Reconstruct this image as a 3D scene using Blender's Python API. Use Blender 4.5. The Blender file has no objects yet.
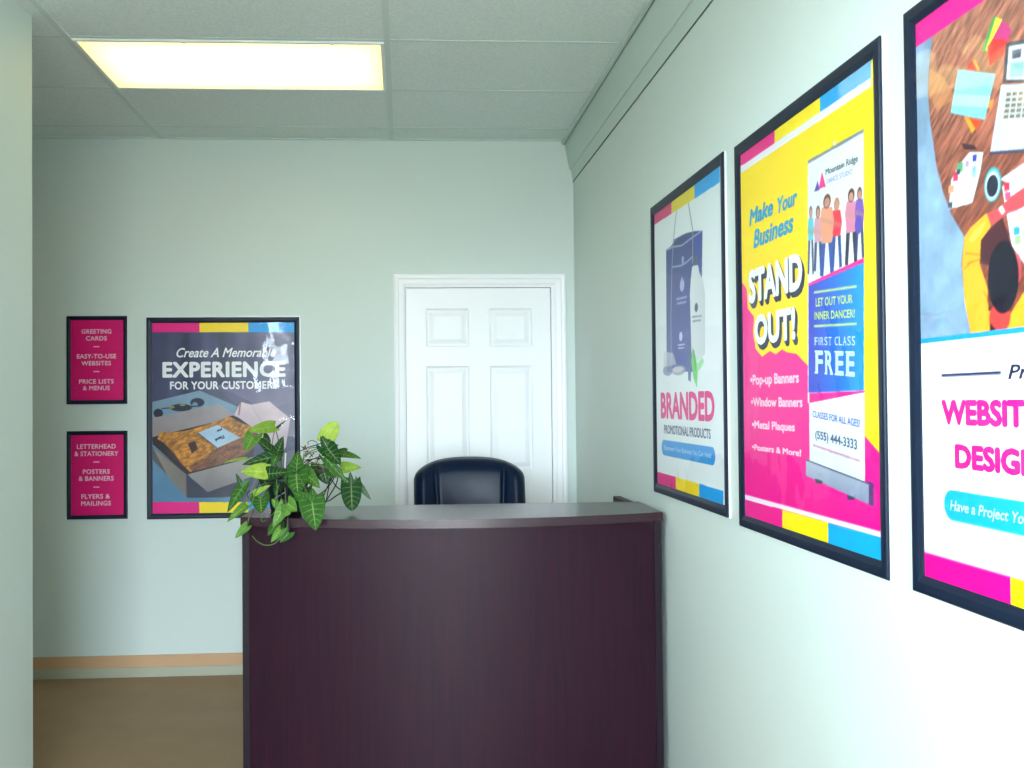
import bpy, bmesh, math, random
import numpy as np
from mathutils import Vector, Matrix
random.seed(7)
S = bpy.context.scene
C = S.collection

# ------------------------------------------------------------------ room measures (metres)
D, R, H = 5.2264, 0.9228, 2.8345          # back wall, right wall, ceiling height
XP, YP = -1.332, 3.579                    # face and far end of the partition on the left
XL, YF = -3.0, -3.6                       # far left wall, front wall (behind the camera)
WT = 0.12

# ------------------------------------------------------------------ camera
f, cx, cy = 975.67, 458.83, 384.0
yaw, pitch, roll, CH = .0558, .0171, -.0089, 1.4302
cyw, syw, cp, sp, cr, sr = math.cos(yaw), math.sin(yaw), math.cos(pitch), math.sin(pitch), math.cos(roll), math.sin(roll)
F_ = Vector((syw*cp, cyw*cp, sp)); R0 = Vector((cyw, -syw, 0)); U0 = R0.cross(F_)
R_ = cr*R0 + sr*U0; U_ = -sr*R0 + cr*U0
cam = bpy.data.objects.new('camera', bpy.data.cameras.new('camera'))
C.objects.link(cam)
M = Matrix.Identity(4)
for i in range(3):
    M[i][0] = R_[i]; M[i][1] = U_[i]; M[i][2] = -F_[i]
M[2][3] = CH
cam.matrix_world = M
cam.data.sensor_width = 36; cam.data.lens = f/1024*36
cam.data.shift_x = (512-cx)/1024
cam.data.clip_start = .05
S.camera = cam

def P(u, v, y=None, x=None, z=None):
    """measured picture point -> world point on the plane y=, x= or z="""
    d = F_ + R_*((u-cx)/f) - U_*((v-cy)/f)
    t = x/d.x if x is not None else (y/d.y if y is not None else (z-CH)/d.z)
    return Vector((0, 0, CH)) + d*t

# ------------------------------------------------------------------ object helpers
def link(name, bm_or_me, mats, parent=None, smooth=False):
    if isinstance(bm_or_me, bmesh.types.BMesh):
        me = bpy.data.meshes.new(name); bm_or_me.to_mesh(me); bm_or_me.free()
    else:
        me = bm_or_me
    if mats is not None:
        for m in (mats if isinstance(mats, (list, tuple)) else [mats]):
            me.materials.append(m)
    if smooth:
        for p in me.polygons: p.use_smooth = True
    o = bpy.data.objects.new(name, me); C.objects.link(o)
    if parent is not None: o.parent = parent
    return o
def thing(name, label, cat, loc=(0, 0, 0), rz=0, group=None):
    o = bpy.data.objects.new(name, None); C.objects.link(o)
    o.location = loc; o.rotation_euler = (0, 0, rz)
    o['label'] = label; o['category'] = cat
    if group: o['group'] = group
    o.empty_display_size = .1
    return o
def struct(name, bm, m, parent=None, smooth=False):
    o = link(name, bm, m, parent, smooth)
    if parent is None: o['kind'] = 'structure'
    return o
def box(bm, x0, x1, y0, y1, z0, z1, bev=0, mi=0):
    v = [bm.verts.new(p) for p in ((x0,y0,z0),(x1,y0,z0),(x1,y1,z0),(x0,y1,z0),(x0,y0,z1),(x1,y0,z1),(x1,y1,z1),(x0,y1,z1))]
    fs = [bm.faces.new([v[i] for i in q]) for q in ((3,2,1,0),(4,5,6,7),(0,1,5,4),(1,2,6,5),(2,3,7,6),(3,0,4,7))]
    for q in fs: q.material_index = mi
    if bev:
        es = list({e for q in fs for e in q.edges})
        bmesh.ops.bevel(bm, geom=es, offset=bev, segments=2, affect='EDGES', profile=.5)
def NB(): return bmesh.new()
def onebox(*a, **k):
    b = NB(); box(b, *a, **k); return b
def tube(bm, pts, r, n=8, r2=None, cap=True):
    pts = [Vector(p) for p in pts]; rings = []
    up = None
    for i, p in enumerate(pts):
        a = pts[max(i-1, 0)]; b = pts[min(i+1, len(pts)-1)]
        t = (b-a).normalized()
        if up is None: up = t.orthogonal().normalized()
        up = (up - t*up.dot(t)).normalized(); s = t.cross(up)
        rr = r if r2 is None else r + (r2-r)*i/(len(pts)-1)
        rings.append([bm.verts.new(p + (up*math.cos(2*math.pi*k/n) + s*math.sin(2*math.pi*k/n))*rr) for k in range(n)])
    for a, b in zip(rings, rings[1:]):
        for k in range(n):
            bm.faces.new((a[k], a[(k+1) % n], b[(k+1) % n], b[k]))
    if cap:
        bm.faces.new(rings[0][::-1]); bm.faces.new(rings[-1])
def lathe(bm, prof, n=32, o=(0, 0, 0)):
    rings = []
    for r, z in prof:
        rings.append([bm.verts.new((o[0]+r*math.cos(2*math.pi*k/n), o[1]+r*math.sin(2*math.pi*k/n), o[2]+z)) for k in range(n)])
    for a, b in zip(rings, rings[1:]):
        for k in range(n): bm.faces.new((a[k], a[(k+1) % n], b[(k+1) % n], b[k]))
    bm.faces.new(rings[0][::-1]); bm.faces.new(rings[-1])
def prism(bm, pts, axis, a, b):
    """closed 2-D outline pts swept along axis from a to b"""
    def mk(p, t):
        return {'x': (t, p[0], p[1]), 'y': (p[0], t, p[1]), 'z': (p[0], p[1], t)}[axis]
    A = [bm.verts.new(mk(p, a)) for p in pts]; B = [bm.verts.new(mk(p, b)) for p in pts]
    n = len(pts)
    for i in range(n): bm.faces.new((A[i], A[(i+1) % n], B[(i+1) % n], B[i]))
    bm.faces.new(A[::-1]); bm.faces.new(B)
    bmesh.ops.recalc_face_normals(bm, faces=bm.faces[:])
def spline(pts, n=14):
    pts = [Vector(p) for p in pts]; out = []
    q = [pts[0]*2-pts[1]] + pts + [pts[-1]*2-pts[-2]]
    for i in range(1, len(q)-2):
        for k in range(n):
            t = k/n
            out.append(.5*((2*q[i]) + (q[i+1]-q[i-1])*t + (2*q[i-1]-5*q[i]+4*q[i+1]-q[i+2])*t*t + (3*q[i]-q[i-1]-3*q[i+1]+q[i+2])*t**3))
    out.append(pts[-1]); return out

# ------------------------------------------------------------------ material helpers
def lin(c):
    c = np.asarray(c, float)
    return np.where(c <= .04045, c/12.92, ((c+.055)/1.055)**2.4)
def srgb(*c): return tuple(float(v) for v in lin(np.array(c)/255.0)) + (1.0,)
def mat(name, col, rough=.5, spec=.5, metal=0, bump=0, bscale=50, coat=0, var=0, vscale=3, vstretch=(1, 1, 1), sheen=0):
    m = bpy.data.materials.new(name); m.use_nodes = True
    nt = m.node_tree; N = nt.nodes; L = nt.links; b = N['Principled BSDF']
    b.inputs['Base Color'].default_value = col
    b.inputs['Roughness'].default_value = rough; b.inputs['Metallic'].default_value = metal
    b.inputs['Specular IOR Level'].default_value = spec; b.inputs['Coat Weight'].default_value = coat
    b.inputs['Coat Roughness'].default_value = .12
    tc = N.new('ShaderNodeTexCoord')
    if var:
        mp = N.new('ShaderNodeMapping'); mp.inputs['Scale'].default_value = vstretch
        no = N.new('ShaderNodeTexNoise'); no.inputs['Scale'].default_value = vscale; no.inputs['Detail'].default_value = 5
        mx = N.new('ShaderNodeMix'); mx.data_type = 'RGBA'
        mx.inputs['A'].default_value = tuple(c*(1-var) for c in col[:3])+(1,)
        mx.inputs['B'].default_value = tuple(min(1, c*(1+var)) for c in col[:3])+(1,)
        L.new(tc.outputs['Object'], mp.inputs['Vector']); L.new(mp.outputs[0], no.inputs['Vector'])
        L.new(no.outputs['Fac'], mx.inputs['Factor']); L.new(mx.outputs['Result'], b.inputs['Base Color'])
    if bump:
        no2 = N.new('ShaderNodeTexNoise'); no2.inputs['Scale'].default_value = bscale; no2.inputs['Detail'].default_value = 3
        bp = N.new('ShaderNodeBump'); bp.inputs['Strength'].default_value = bump; bp.inputs['Distance'].default_value = .002
        L.new(tc.outputs['Object'], no2.inputs['Vector']); L.new(no2.outputs['Fac'], bp.inputs['Height'])
        L.new(bp.outputs[0], b.inputs['Normal'])
    return m

WALL = mat('mint_wall_paint', (.625, .70, .672, 1), .55, .35, bump=.25, bscale=220, var=.012, vscale=1.2)
TRIMP = mat('mint_trim_paint', (.53, .63, .59, 1), .5, .35)
CEIL = mat('ceiling_tile', (.73, .81, .80, 1), .95, .1, bump=.8, bscale=200, var=.22, vscale=130)
GRID = mat('ceiling_tee_paint', (.62, .72, .69, 1), .6, .3)
FLOOR = mat('brown_sheet_flooring', (.33, .215, .125, 1), .55, .25, bump=.15, bscale=120, var=.16, vscale=5)
BASE_T = mat('tan_base_strip', (.56, .34, .19, 1), .5, .4)
BASE_B = mat('grey_base_toe', (.42, .42, .33, 1), .35, .5, var=.08, vscale=3)
DOORW = mat('white_door_paint', (.93, .92, .95, 1), .38, .45)
FRAME = mat('navy_black_frame', (.005, .012, .030, 1), .42, .3)
CHAN = mat('brushed_aluminium', (.82, .84, .85, 1), .35, .5, metal=.6)
BRASS = mat('aged_brass', (.55, .38, .14, 1), .3, .5, metal=1)
LEATH = mat('navy_black_leather', (.002, .009, .030, 1), .33, .2, bump=.15, bscale=190)
PLAST = mat('black_plastic', (.012, .012, .014, 1), .4, .5)
STEEL = mat('chair_steel', (.5, .5, .52, 1), .25, .5, metal=1)
WHITEP = mat('white_enamel', (.80, .82, .80, 1), .4, .4)
def wood():
    m = mat('mahogany_laminate', (.045, .014, .022, 1), .42, .15)
    nt = m.node_tree; N = nt.nodes; L = nt.links; b = N['Principled BSDF']
    tc = N.new('ShaderNodeTexCoord'); mp = N.new('ShaderNodeMapping'); mp.inputs['Scale'].default_value = (38, 38, 1.3)
    no = N.new('ShaderNodeTexNoise'); no.inputs['Scale'].default_value = 2.2; no.inputs['Detail'].default_value = 8
    rp = N.new('ShaderNodeValToRGB')
    rp.color_ramp.elements[0].position = .3; rp.color_ramp.elements[0].color = (.016, .005, .013, 1)
    rp.color_ramp.elements[1].position = .75; rp.color_ramp.elements[1].color = (.027, .007, .014, 1)
    L.new(tc.outputs['Object'], mp.inputs[0]); L.new(mp.outputs[0], no.inputs[0]); L.new(no.outputs[0], rp.inputs[0])
    L.new(rp.outputs[0], b.inputs['Base Color'])
    return m
WOOD = wood()
TOPW = mat('mahogany_top', (.030, .010, .017, 1), .24, .5, var=.35, vscale=3, vstretch=(1, 30, 1))
EDGE = mat('mahogany_edge_band', (.010, .004, .009, 1), .5, .15)

# ------------------------------------------------------------------ shell
b = NB()
box(b, XL-WT, R+WT, YF-WT, D+WT, -.12, 0)
struct('floor', b, FLOOR)
b = NB(); box(b, XL-WT, R+WT, YF-WT, D+WT, H, H+.12)
struct('ceiling', b, CEIL)
# tee grid: main tees run in depth, cross tees run across; flat caps just under the tiles
xA, gY = -1.2764, 5.0003
b = NB(); t = .012; zt0, zt1 = H-.005, H
xs = [xA-1.2192, xA, xA+1.2192]
for x in xs: box(b, x-t, x+t, YF, D, zt0, zt1)
k = 0
while gY-.6096*k > YF:
    y = gY-.6096*k
    for x0, x1 in ((XL, xs[0]-t), (xs[0]+t, xs[1]-t), (xs[1]+t, xs[2]-t), (xs[2]+t, R-.06)):
        box(b, x0, x1, y-t*.75, y+t*.75, zt1-.0015, zt1)
    k += 1
box(b, XL, R-.05, D-.02, D, zt0+.0005, zt1)
struct('trim_1', b, GRID)
# back wall with a door opening, right wall, partition and the rest of the shell
dx0, dx1, dz1 = .011, .792, 2.036
b = NB()
box(b, XL-WT, dx0-.02, D, D+WT, 0, H); box(b, dx1+.02, R+WT, D, D+WT, 0, H); box(b, dx0-.02, dx1+.02, D, D+WT, dz1+.02, H)
struct('wall_back', b, WALL)
b = NB(); box(b, R, R+WT, YF-WT, D, 0, H)
struct('wall_right', b, WALL)
LW0, LW1, LWZ0, LWZ1 = -1.66, 1.0, 1.48, 2.5     # unseen window in the left wall, placed and sized for the poster glare
b = NB()
box(b, XP-WT, XP, LW1, YP, 0, H); box(b, XP-.06, XP, LW0, LW1, 0, LWZ0); box(b, XP-.06, XP, LW0, LW1, LWZ1, H); box(b, XP-WT, XP, YF-WT, LW0, 0, H)
struct('wall_partition', b, WALL)
b = NB(); box(b, XL-WT, XL, LW1-.1, D, 0, H)
struct('wall_left', b, WALL)
b = NB(); box(b, XL, XP-WT, LW1+.1, LW1+.1+WT, 0, H)
struct('wall_side_room', b, WALL)
FW0, FW1, FWZ0, FWZ1 = -1.30, .89, .10, 2.55
b = NB()
box(b, XP-WT, FW0, YF-WT, YF, 0, H); box(b, FW1, R, YF-WT, YF, 0, H); box(b, FW0, FW1, YF-WT, YF, 0, FWZ0); box(b, FW0, FW1, YF-WT, YF, FWZ1, H)
struct('wall_front', b, WALL)
def glass_mat():
    m = bpy.data.materials.new('clear_window_glass'); m.use_nodes = True
    nt = m.node_tree; N = nt.nodes; L = nt.links; N.clear()
    o = N.new('ShaderNodeOutputMaterial'); mx = N.new('ShaderNodeMixShader'); t = N.new('ShaderNodeBsdfTransparent'); g = N.new('ShaderNodeBsdfGlossy')
    g.inputs['Roughness'].default_value = .02; mx.inputs[0].default_value = .06
    L.new(t.outputs[0], mx.inputs[1]); L.new(g.outputs[0], mx.inputs[2]); L.new(mx.outputs[0], o.inputs[0])
    return m
GLASS = glass_mat()
ALU = mat('window_frame_grey', (.35, .37, .38, 1), .4, .5)
def window(name, axis, pos, a0, a1, z0, z1):
    b = NB(); fr = .04; th = .05
    segs = [(a0, a1, z0, z0+fr), (a0, a1, z1-fr, z1), (a0, a0+fr, z0+fr, z1-fr), (a1-fr, a1, z0+fr, z1-fr)]
    for s0, s1, q0, q1 in segs:
        if axis == 'y': box(b, s0, s1, pos-th/2, pos+th/2, q0, q1)
        else: box(b, pos-th/2, pos+th/2, s0, s1, q0, q1)
    w = struct(name, b, ALU)
    for s0, s1 in ((a0+fr, a1-fr),):
        g = NB()
        if axis == 'y': vs = [(s0, pos, z0+fr), (s1, pos, z0+fr), (s1, pos, z1-fr), (s0, pos, z1-fr)]
        else: vs = [(pos, s0, z0+fr), (pos, s1, z0+fr), (pos, s1, z1-fr), (pos, s0, z1-fr)]
        g.faces.new([g.verts.new(p) for p in vs])
        link('window_pane', g, GLASS, w)
window('window_1', 'y', YF-WT/2, FW0, FW1, FWZ0, FWZ1)
window('window_2', 'x', XP-.035, LW0, LW1, LWZ0, LWZ1)

# baseboards: tan strip over a paler toe
def baseboard(name, x0, x1, y0, y1, nx, ny):
    b = NB(); th = .010
    def strip(z0, z1, d, mi):
        box(b, x0-(d if nx < 0 else 0), x1+(d if nx > 0 else 0), y0-(d if ny < 0 else 0), y1+(d if ny > 0 else 0), z0, z1, mi=mi)
    strip(0.050, .1118, .008, 0); strip(0, .050, .016, 1)
    struct(name, b, [BASE_T, BASE_B])
baseboard('baseboard_back_left', XL, dx0-.064, D, D, 0, -1)
baseboard('baseboard_back_right', dx1+.08, R, D, D, 0, -1)
baseboard('baseboard_right', R, R, YF, D-.02, -1, 0)
baseboard('baseboard_partition', XP, XP, YF, YP, 1, 0)

# stepped crown boxing along the top of the right wall
b = NB()
prism(b, [(R, H-.006), (R-.050, H-.006), (R-.050, H-.012), (R-.045, 2.815), (R-.022, 2.684), (R-.018, 2.676), (R-.012, 2.676), (R-.003, 2.612), (R, 2.612)], 'y', YF, D)
struct('trim_2', b, TRIMP)
b = NB(); box(b, R-.062, R-.048, YF, D, H-.022, H-.004)
struct('trim_3', b, TRIMP)
JOINT_SHADE = mat('joint_shadow_paint', (.12, .17, .155, 1), .9, .1)
b = NB(); box(b, R-.004, R, YF, D, 2.6085, 2.6118)  # solid dark strip standing in for the shadow gap under the crown
struct('trim_6', b, JOINT_SHADE)
b = NB(); box(b, R-.0505, R-.046, YF, D, H-.0236, H-.022)  # darker strip painted for the shadow line in the upper joint
struct('trim_7', b, mat('upper_joint_shadow', (.27, .34, .32, 1), .9, .1))

# ------------------------------------------------------------------ door
def casing():
    b = NB(); w = .062
    prof = [(0, 0), (0, -.020), (.010, -.024), (.022, -.022), (.028, -.016), (.050, -.013), (.056, -.010), (w, -.008), (w, 0)]  # 0 = outer edge
    xo0, xo1, zo = -.053, .872, 2.109
    rings = []
    for (sx, sz, cxx, czz) in ((1, 0, xo0, 0), (1, -1, xo0, zo), (-1, -1, xo1, zo), (-1, 0, xo1, 0)):
        rings.append([b.verts.new((cxx+sx*a, D+y, czz+sz*a if sz else 0)) for a, y in prof])
    n = len(prof)
    for r0, r1 in zip(rings, rings[1:]):
        for i in range(n): b.faces.new((r0[i], r0[(i+1) % n], r1[(i+1) % n], r1[i]))
    b.faces.new(rings[0]); b.faces.new(rings[-1][::-1])
    bmesh.ops.recalc_face_normals(b, faces=b.faces[:])
    return b
struct('trim_4', casing(), DOORW)
b = NB()
box(b, dx0-.02, dx0-.003, D-.004, D+WT, 0, dz1+.02); box(b, dx1+.003, dx1+.02, D-.004, D+WT, 0, dz1+.02); box(b, dx0-.003, dx1+.003, D-.004, D+WT, dz1+.003, dz1+.02)
struct('trim_5', b, DOORW)
def door_mesh():
    b = NB(); yf = D+.012; w = dx1-dx0
    xsx = [dx0, .118, .349, .461, .691, dx1]
    zsz = [.008, .23, .80, 1.055, 1.617, 1.720, 1.926, dz1]
    V = {}
    def v(x, y, z):
        k = (round(x, 5), round(y, 5), round(z, 5))
        if k not in V: V[k] = b.verts.new(k)
        return V[k]
    def quad(x0, x1, z0, z1, y): b.faces.new((v(x0, y, z0), v(x1, y, z0), v(x1, y, z1), v(x0, y, z1)))
    def ringf(r0, r1):
        (a0, a1, c0, c1, ya), (b0, b1, e0, e1, yb) = r0, r1
        A = [(a0, ya, c0), (a1, ya, c0), (a1, ya, c1), (a0, ya, c1)]; B = [(b0, yb, e0), (b1, yb, e0), (b1, yb, e1), (b0, yb, e1)]
        for i in range(4):
            j = (i+1) % 4
            b.faces.new((v(*A[i]), v(*A[j]), v(*B[j]), v(*B[i])))
    for i in range(5):
        for j in range(7):
            x0, x1, z0, z1 = xsx[i], xsx[i+1], zsz[j], zsz[j+1]
            if i in (1, 3) and j in (1, 3, 5):
                def r(d, y): return (x0+d, x1-d, z0+d, z1-d, y)
                seq = [r(0, yf), r(.005, yf+.007), r(.013, yf+.010), r(.016, yf+.010), r(.038, yf+.002), r(.042, yf+.001)]
                for q0, q1 in zip(seq, seq[1:]): ringf(q0, q1)
                quad(x0+.042, x1-.042, z0+.042, z1-.042, yf+.001)
            else: quad(x0, x1, z0, z1, yf)
    # edges and back
    yb = yf+.035
    for A, B in (((dx0, .008), (dx1, .008)), ((dx1, .008), (dx1, dz1)), ((dx1, dz1), (dx0, dz1)), ((dx0, dz1), (dx0, .008))):
        b.faces.new([b.verts.new(p) for p in ((A[0], yf, A[1]), (B[0], yf, B[1]), (B[0], yb, B[1]), (A[0], yb, A[1]))])
    b.faces.new([b.verts.new(p) for p in ((dx0, yb, .008), (dx1, yb, .008), (dx1, yb, dz1), (dx0, yb, dz1))])
    bmesh.ops.recalc_face_normals(b, faces=b.faces[:])
    return b
b = NB(); box(b, dx0-.02, dx1+.02, D+.06, D+WT, 0, dz1+.02)  # unseen block added to stop outside light leaking round the door
struct('door_light_block', b, WALL)
door = struct('door_1', door_mesh(), DOORW)
b = NB()
n0 = NB()
lathe(n0, [(.031, 0), (.031, .004), (.014, .009), (.011, .030), (.020, .038), (.027, .050), (.026, .060), (.016, .068), (.004, .070)], 24)
bmesh.ops.rotate(n0, verts=n0.verts[:], cent=(0, 0, 0), matrix=Matrix.Rotation(math.radians(90), 3, 'X'))
bmesh.ops.translate(n0, verts=n0.verts[:], vec=(.078, D+.013, 1.0))
link('door_knob', n0, BRASS, door, True)['label'] = 'brass door knob'
b.free()

# ------------------------------------------------------------------ ceiling light (recessed troffer between the tees)
def lens_mat():
    m = bpy.data.materials.new('lit_prismatic_lens'); m.use_nodes = True
    nt = m.node_tree; N = nt.nodes; L = nt.links; b = N['Principled BSDF']
    b.inputs['Base Color'].default_value = (.35, .33, .28, 1); b.inputs['Roughness'].default_value = .4
    tc = N.new('ShaderNodeTexCoord'); sx = N.new('ShaderNodeSeparateXYZ'); L.new(tc.outputs['Object'], sx.inputs[0])
    def m_(op, a, c):
        n = N.new('ShaderNodeMath'); n.operation = op
        for i, q in enumerate((a, c)):
            if isinstance(q, (int, float)): n.inputs[i].default_value = q
            elif q is not None: L.new(q, n.inputs[i])
        return n.outputs[0]
    # brighter along the tubes behind the lens, fainter past their ends and towards the sides
    ax = m_('ABSOLUTE', sx.outputs[0], None); ex = m_('SUBTRACT', 1.0, m_('POWER', m_('DIVIDE', ax, .60), 8.0))
    ay = m_('ABSOLUTE', sx.outputs[1], None); ey = m_('SUBTRACT', 1.0, m_('POWER', m_('DIVIDE', ay, .30), 4.0))
    st = m_('ADD', .88, m_('MULTIPLY', m_('MULTIPLY', ex, ey), 2.3))
    b.inputs['Emission Color'].default_value = (1.0, .90, .35, 1)
    L.new(st, b.inputs['Emission Strength'])
    return m
LX0, LX1, LY0, LY1 = xA+.012, xA+1.2192-.012, gY-2*.6096+.012, gY-.6096-.012
lx, ly = (LX0+LX1)/2, (LY0+LY1)/2
tl = thing('ceiling_light', 'long rectangular recessed fluorescent ceiling light glowing warm yellow-white', 'ceiling light', (lx, ly, H))
b = NB(); hx, hy = (LX1-LX0)/2, (LY1-LY0)/2; w = .014
for q in ((-hx, hx, -hy, -hy+w), (-hx, hx, hy-w, hy), (-hx, -hx+w, -hy+w, hy-w), (hx-w, hx, -hy+w, hy-w)): box(b, q[0], q[1], q[2], q[3], -.010, -.0005, bev=.0015)
link('light_frame', b, WHITEP, tl)
link('lens', onebox(-hx+w, hx-w, -hy+w, hy-w, -.006, -.001), lens_mat(), tl)
for x in (-.18, .39):
    b = NB(); box(b, x, x+.012, -hy-.004, -hy+.016, -.014, -.009, bev=.001); link('latch', b, WHITEP, tl)

# ------------------------------------------------------------------ poster machinery
def ink(name, c, rough=.42):
    return mat(name, srgb(*c), rough, .4)
def print_mat():
    m = mat('printed_paper', (1, 1, 1, 1), .42, .4)
    at = m.node_tree.nodes.new('ShaderNodeAttribute'); at.attribute_name = 'ink'
    m.node_tree.links.new(at.outputs['Color'], m.node_tree.nodes['Principled BSDF'].inputs['Base Color'])
    return m
PRINT = print_mat()
def cover_mat():
    m = bpy.data.materials.new('clear_cover_sheet'); m.use_nodes = True
    nt = m.node_tree; N = nt.nodes; L = nt.links; N.clear()
    o = N.new('ShaderNodeOutputMaterial'); mx = N.new('ShaderNodeMixShader'); t = N.new('ShaderNodeBsdfTransparent'); g = N.new('ShaderNodeBsdfGlossy')
    fr = N.new('ShaderNodeFresnel'); fr.inputs['IOR'].default_value = 1.4; mi = N.new('ShaderNodeMath'); mi.operation = 'MINIMUM'; mi.inputs[1].default_value = .10
    g.inputs['Roughness'].default_value = .05
    tc = N.new('ShaderNodeTexCoord'); no = N.new('ShaderNodeTexNoise'); no.inputs['Scale'].default_value = 4.0; no.inputs['Detail'].default_value = 2.5
    bp = N.new('ShaderNodeBump'); bp.inputs['Strength'].default_value = 1; bp.inputs['Distance'].default_value = .009
    L.new(tc.outputs['Object'], no.inputs[0]); L.new(no.outputs[0], bp.inputs['Height']); L.new(bp.outputs[0], g.inputs['Normal'])
    L.new(fr.outputs[0], mi.inputs[0]); L.new(mi.outputs[0], mx.inputs[0]); L.new(t.outputs[0], mx.inputs[1]); L.new(g.outputs[0], mx.inputs[2]); L.new(mx.outputs[0], o.inputs[0])
    return m
COVER = cover_mat()
MAG, YEL, CYA = (232, 0, 132), (252, 218, 0), (0, 158, 234)
WHITE = ink('white_ink', (238, 240, 244)); NAVY = ink('navy_ink', (30, 38, 70)); PINKT = ink('magenta_ink', (232, 20, 135))
TEALT = ink('teal_ink', (20, 150, 190)); LIME = ink('pale_green_ink', (190, 215, 110)); SKYT = ink('pale_blue_ink', (190, 220, 245))
BLUET = ink('blue_ink', (70, 90, 190)); GREYT = ink('grey_ink', (66, 86, 120)); YELT = ink('yellow_ink', YEL); DGREEN = ink('dark_green_ink', (60, 90, 100))
LILAC = ink('lilac_grey_ink', (150, 150, 200)); ROSE = ink('rose_ink', (225, 110, 165)); PALEPINK = ink('pale_pink_ink', (245, 205, 225))

def noise2(X, Y, sc, seed=0, octs=3):
    rng = np.random.RandomState(seed); out = 0; amp = 1; tot = 0
    for o in range(octs):
        n = 64; g = rng.rand(n, n); x = X*sc; y = Y*sc
        xi = np.floor(x).astype(int); yi = np.floor(y).astype(int); fx = x-xi; fy = y-yi
        fx = fx*fx*(3-2*fx); fy = fy*fy*(3-2*fy)
        a = g[xi % n, yi % n]; b_ = g[(xi+1) % n, yi % n]; c = g[xi % n, (yi+1) % n]; d = g[(xi+1) % n, (yi+1) % n]
        out = out + amp*((a*(1-fx)+b_*fx)*(1-fy)+(c*(1-fx)+d*fx)*fy); tot += amp; amp *= .5; sc *= 2
    return out/tot
class Art:
    """ink colours on a fine grid of the sheet; all points in sheet metres (x right, z up)"""
    def __init__(s, x0, x1, z0, z1, step, conv=None):
        s.nx = int((x1-x0)/step)+2; s.nz = int((z1-z0)/step)+2
        s.xs = np.linspace(x0, x1, s.nx); s.zs = np.linspace(z0, z1, s.nz)
        s.X, s.Z = np.meshgrid(s.xs, s.zs); s.c = np.ones((s.nz, s.nx, 3))*255.
        s.st = step; s.conv = conv
    def pts(s, pts): return [s.conv(*p) for p in pts] if s.conv else pts
    def cov(s, pts):
        out = np.zeros_like(s.X)
        for ox in (-.25, .25):
            for oz in (-.25, .25):
                X = s.X+ox*s.st; Z = s.Z+oz*s.st; ins = np.zeros(X.shape, bool); n = len(pts)
                for i in range(n):
                    x1, z1 = pts[i]; x2, z2 = pts[(i+1) % n]
                    if z1 == z2: continue
                    c = ((z1 > Z) != (z2 > Z)) & (X < (x2-x1)*(Z-z1)/(z2-z1)+x1)
                    ins ^= c
                out += ins*.25
        return out
    def blend(s, a, col):
        col = np.asarray(col, float)
        s.c = s.c*(1-a[..., None]) + col*a[..., None]
    def poly(s, pts, col, al=1., raw=False):
        s.blend(s.cov(pts if raw else s.pts(pts))*al, col)
    def grad(s, pts, ca, cb, axis='z', al=1., raw=False):
        p = pts if raw else s.pts(pts); a = s.cov(p)*al
        q = [k[0 if axis == 'x' else 1] for k in p]; lo, hi = min(q), max(q)
        t = np.clip(((s.X if axis == 'x' else s.Z)-lo)/(hi-lo), 0, 1)[..., None]
        s.blend(a, np.asarray(ca, float)*(1-t)+np.asarray(cb, float)*t)
    def ell(s, c, e, col, al=1., soft=.15, ring=0):
        """ellipse centre c and a far corner e (picture points)"""
        (x, z), (x2, z2) = s.pts([c, e]); rx, rz = abs(x2-x), abs(z2-z)
        d = np.sqrt(((s.X-x)/rx)**2+((s.Z-z)/rz)**2)
        a = np.clip((1-d)/soft+.5, 0, 1)
        if ring: a *= np.clip((d-(1-ring))/soft+.5, 0, 1)
        s.blend(a*al, col)
    def line(s, p, q, wid, col, al=1.):
        (x1, z1), (x2, z2) = s.pts([p, q]); dx, dz = x2-x1, z2-z1; L2 = dx*dx+dz*dz+1e-12
        t = np.clip(((s.X-x1)*dx+(s.Z-z1)*dz)/L2, 0, 1)
        d = np.hypot(s.X-x1-t*dx, s.Z-z1-t*dz)
        s.blend(np.clip((wid/2-d)/s.st+.5, 0, 1)*al, col)
    def tex(s, pts, sc, amp, seed=0, rot=0, stretch=1, raw=False):
        a = s.cov(pts if raw else s.pts(pts)); cr_, sr_ = math.cos(rot), math.sin(rot)
        n = noise2((s.X*cr_+s.Z*sr_)+50, (-s.X*sr_+s.Z*cr_)*stretch+50, sc, seed, 4)-.5
        s.c = np.clip(s.c*(1+(a*n*amp*2)[..., None]), 0, 255)
    def build(s, y, parent, name='print'):
        me = bpy.data.meshes.new(name); nx, nz = s.nx, s.nz
        co = np.stack([s.X, np.full(s.X.shape, y), s.Z], -1).reshape(-1, 3).astype(np.float32)
        i = np.arange(nx*nz).reshape(nz, nx)
        q = np.stack([i[:-1, :-1], i[:-1, 1:], i[1:, 1:], i[1:, :-1]], -1).reshape(-1).astype(np.int32)
        me.vertices.add(nx*nz); me.vertices.foreach_set('co', co.ravel())
        me.loops.add(len(q)); me.loops.foreach_set('vertex_index', q)
        nf = len(q)//4; me.polygons.add(nf)
        me.polygons.foreach_set('loop_start', np.arange(nf, dtype=np.int32)*4)
        me.update(calc_edges=True); me.validate()
        at = me.attributes.new('ink', 'FLOAT_COLOR', 'POINT')
        c = np.ones((nz, nx, 4), np.float32); c[..., :3] = lin(np.clip(s.c, 0, 255)/255.)
        at.data.foreach_set('color', c.ravel())
        return link(name, me, PRINT, parent)
_dep = None
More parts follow.
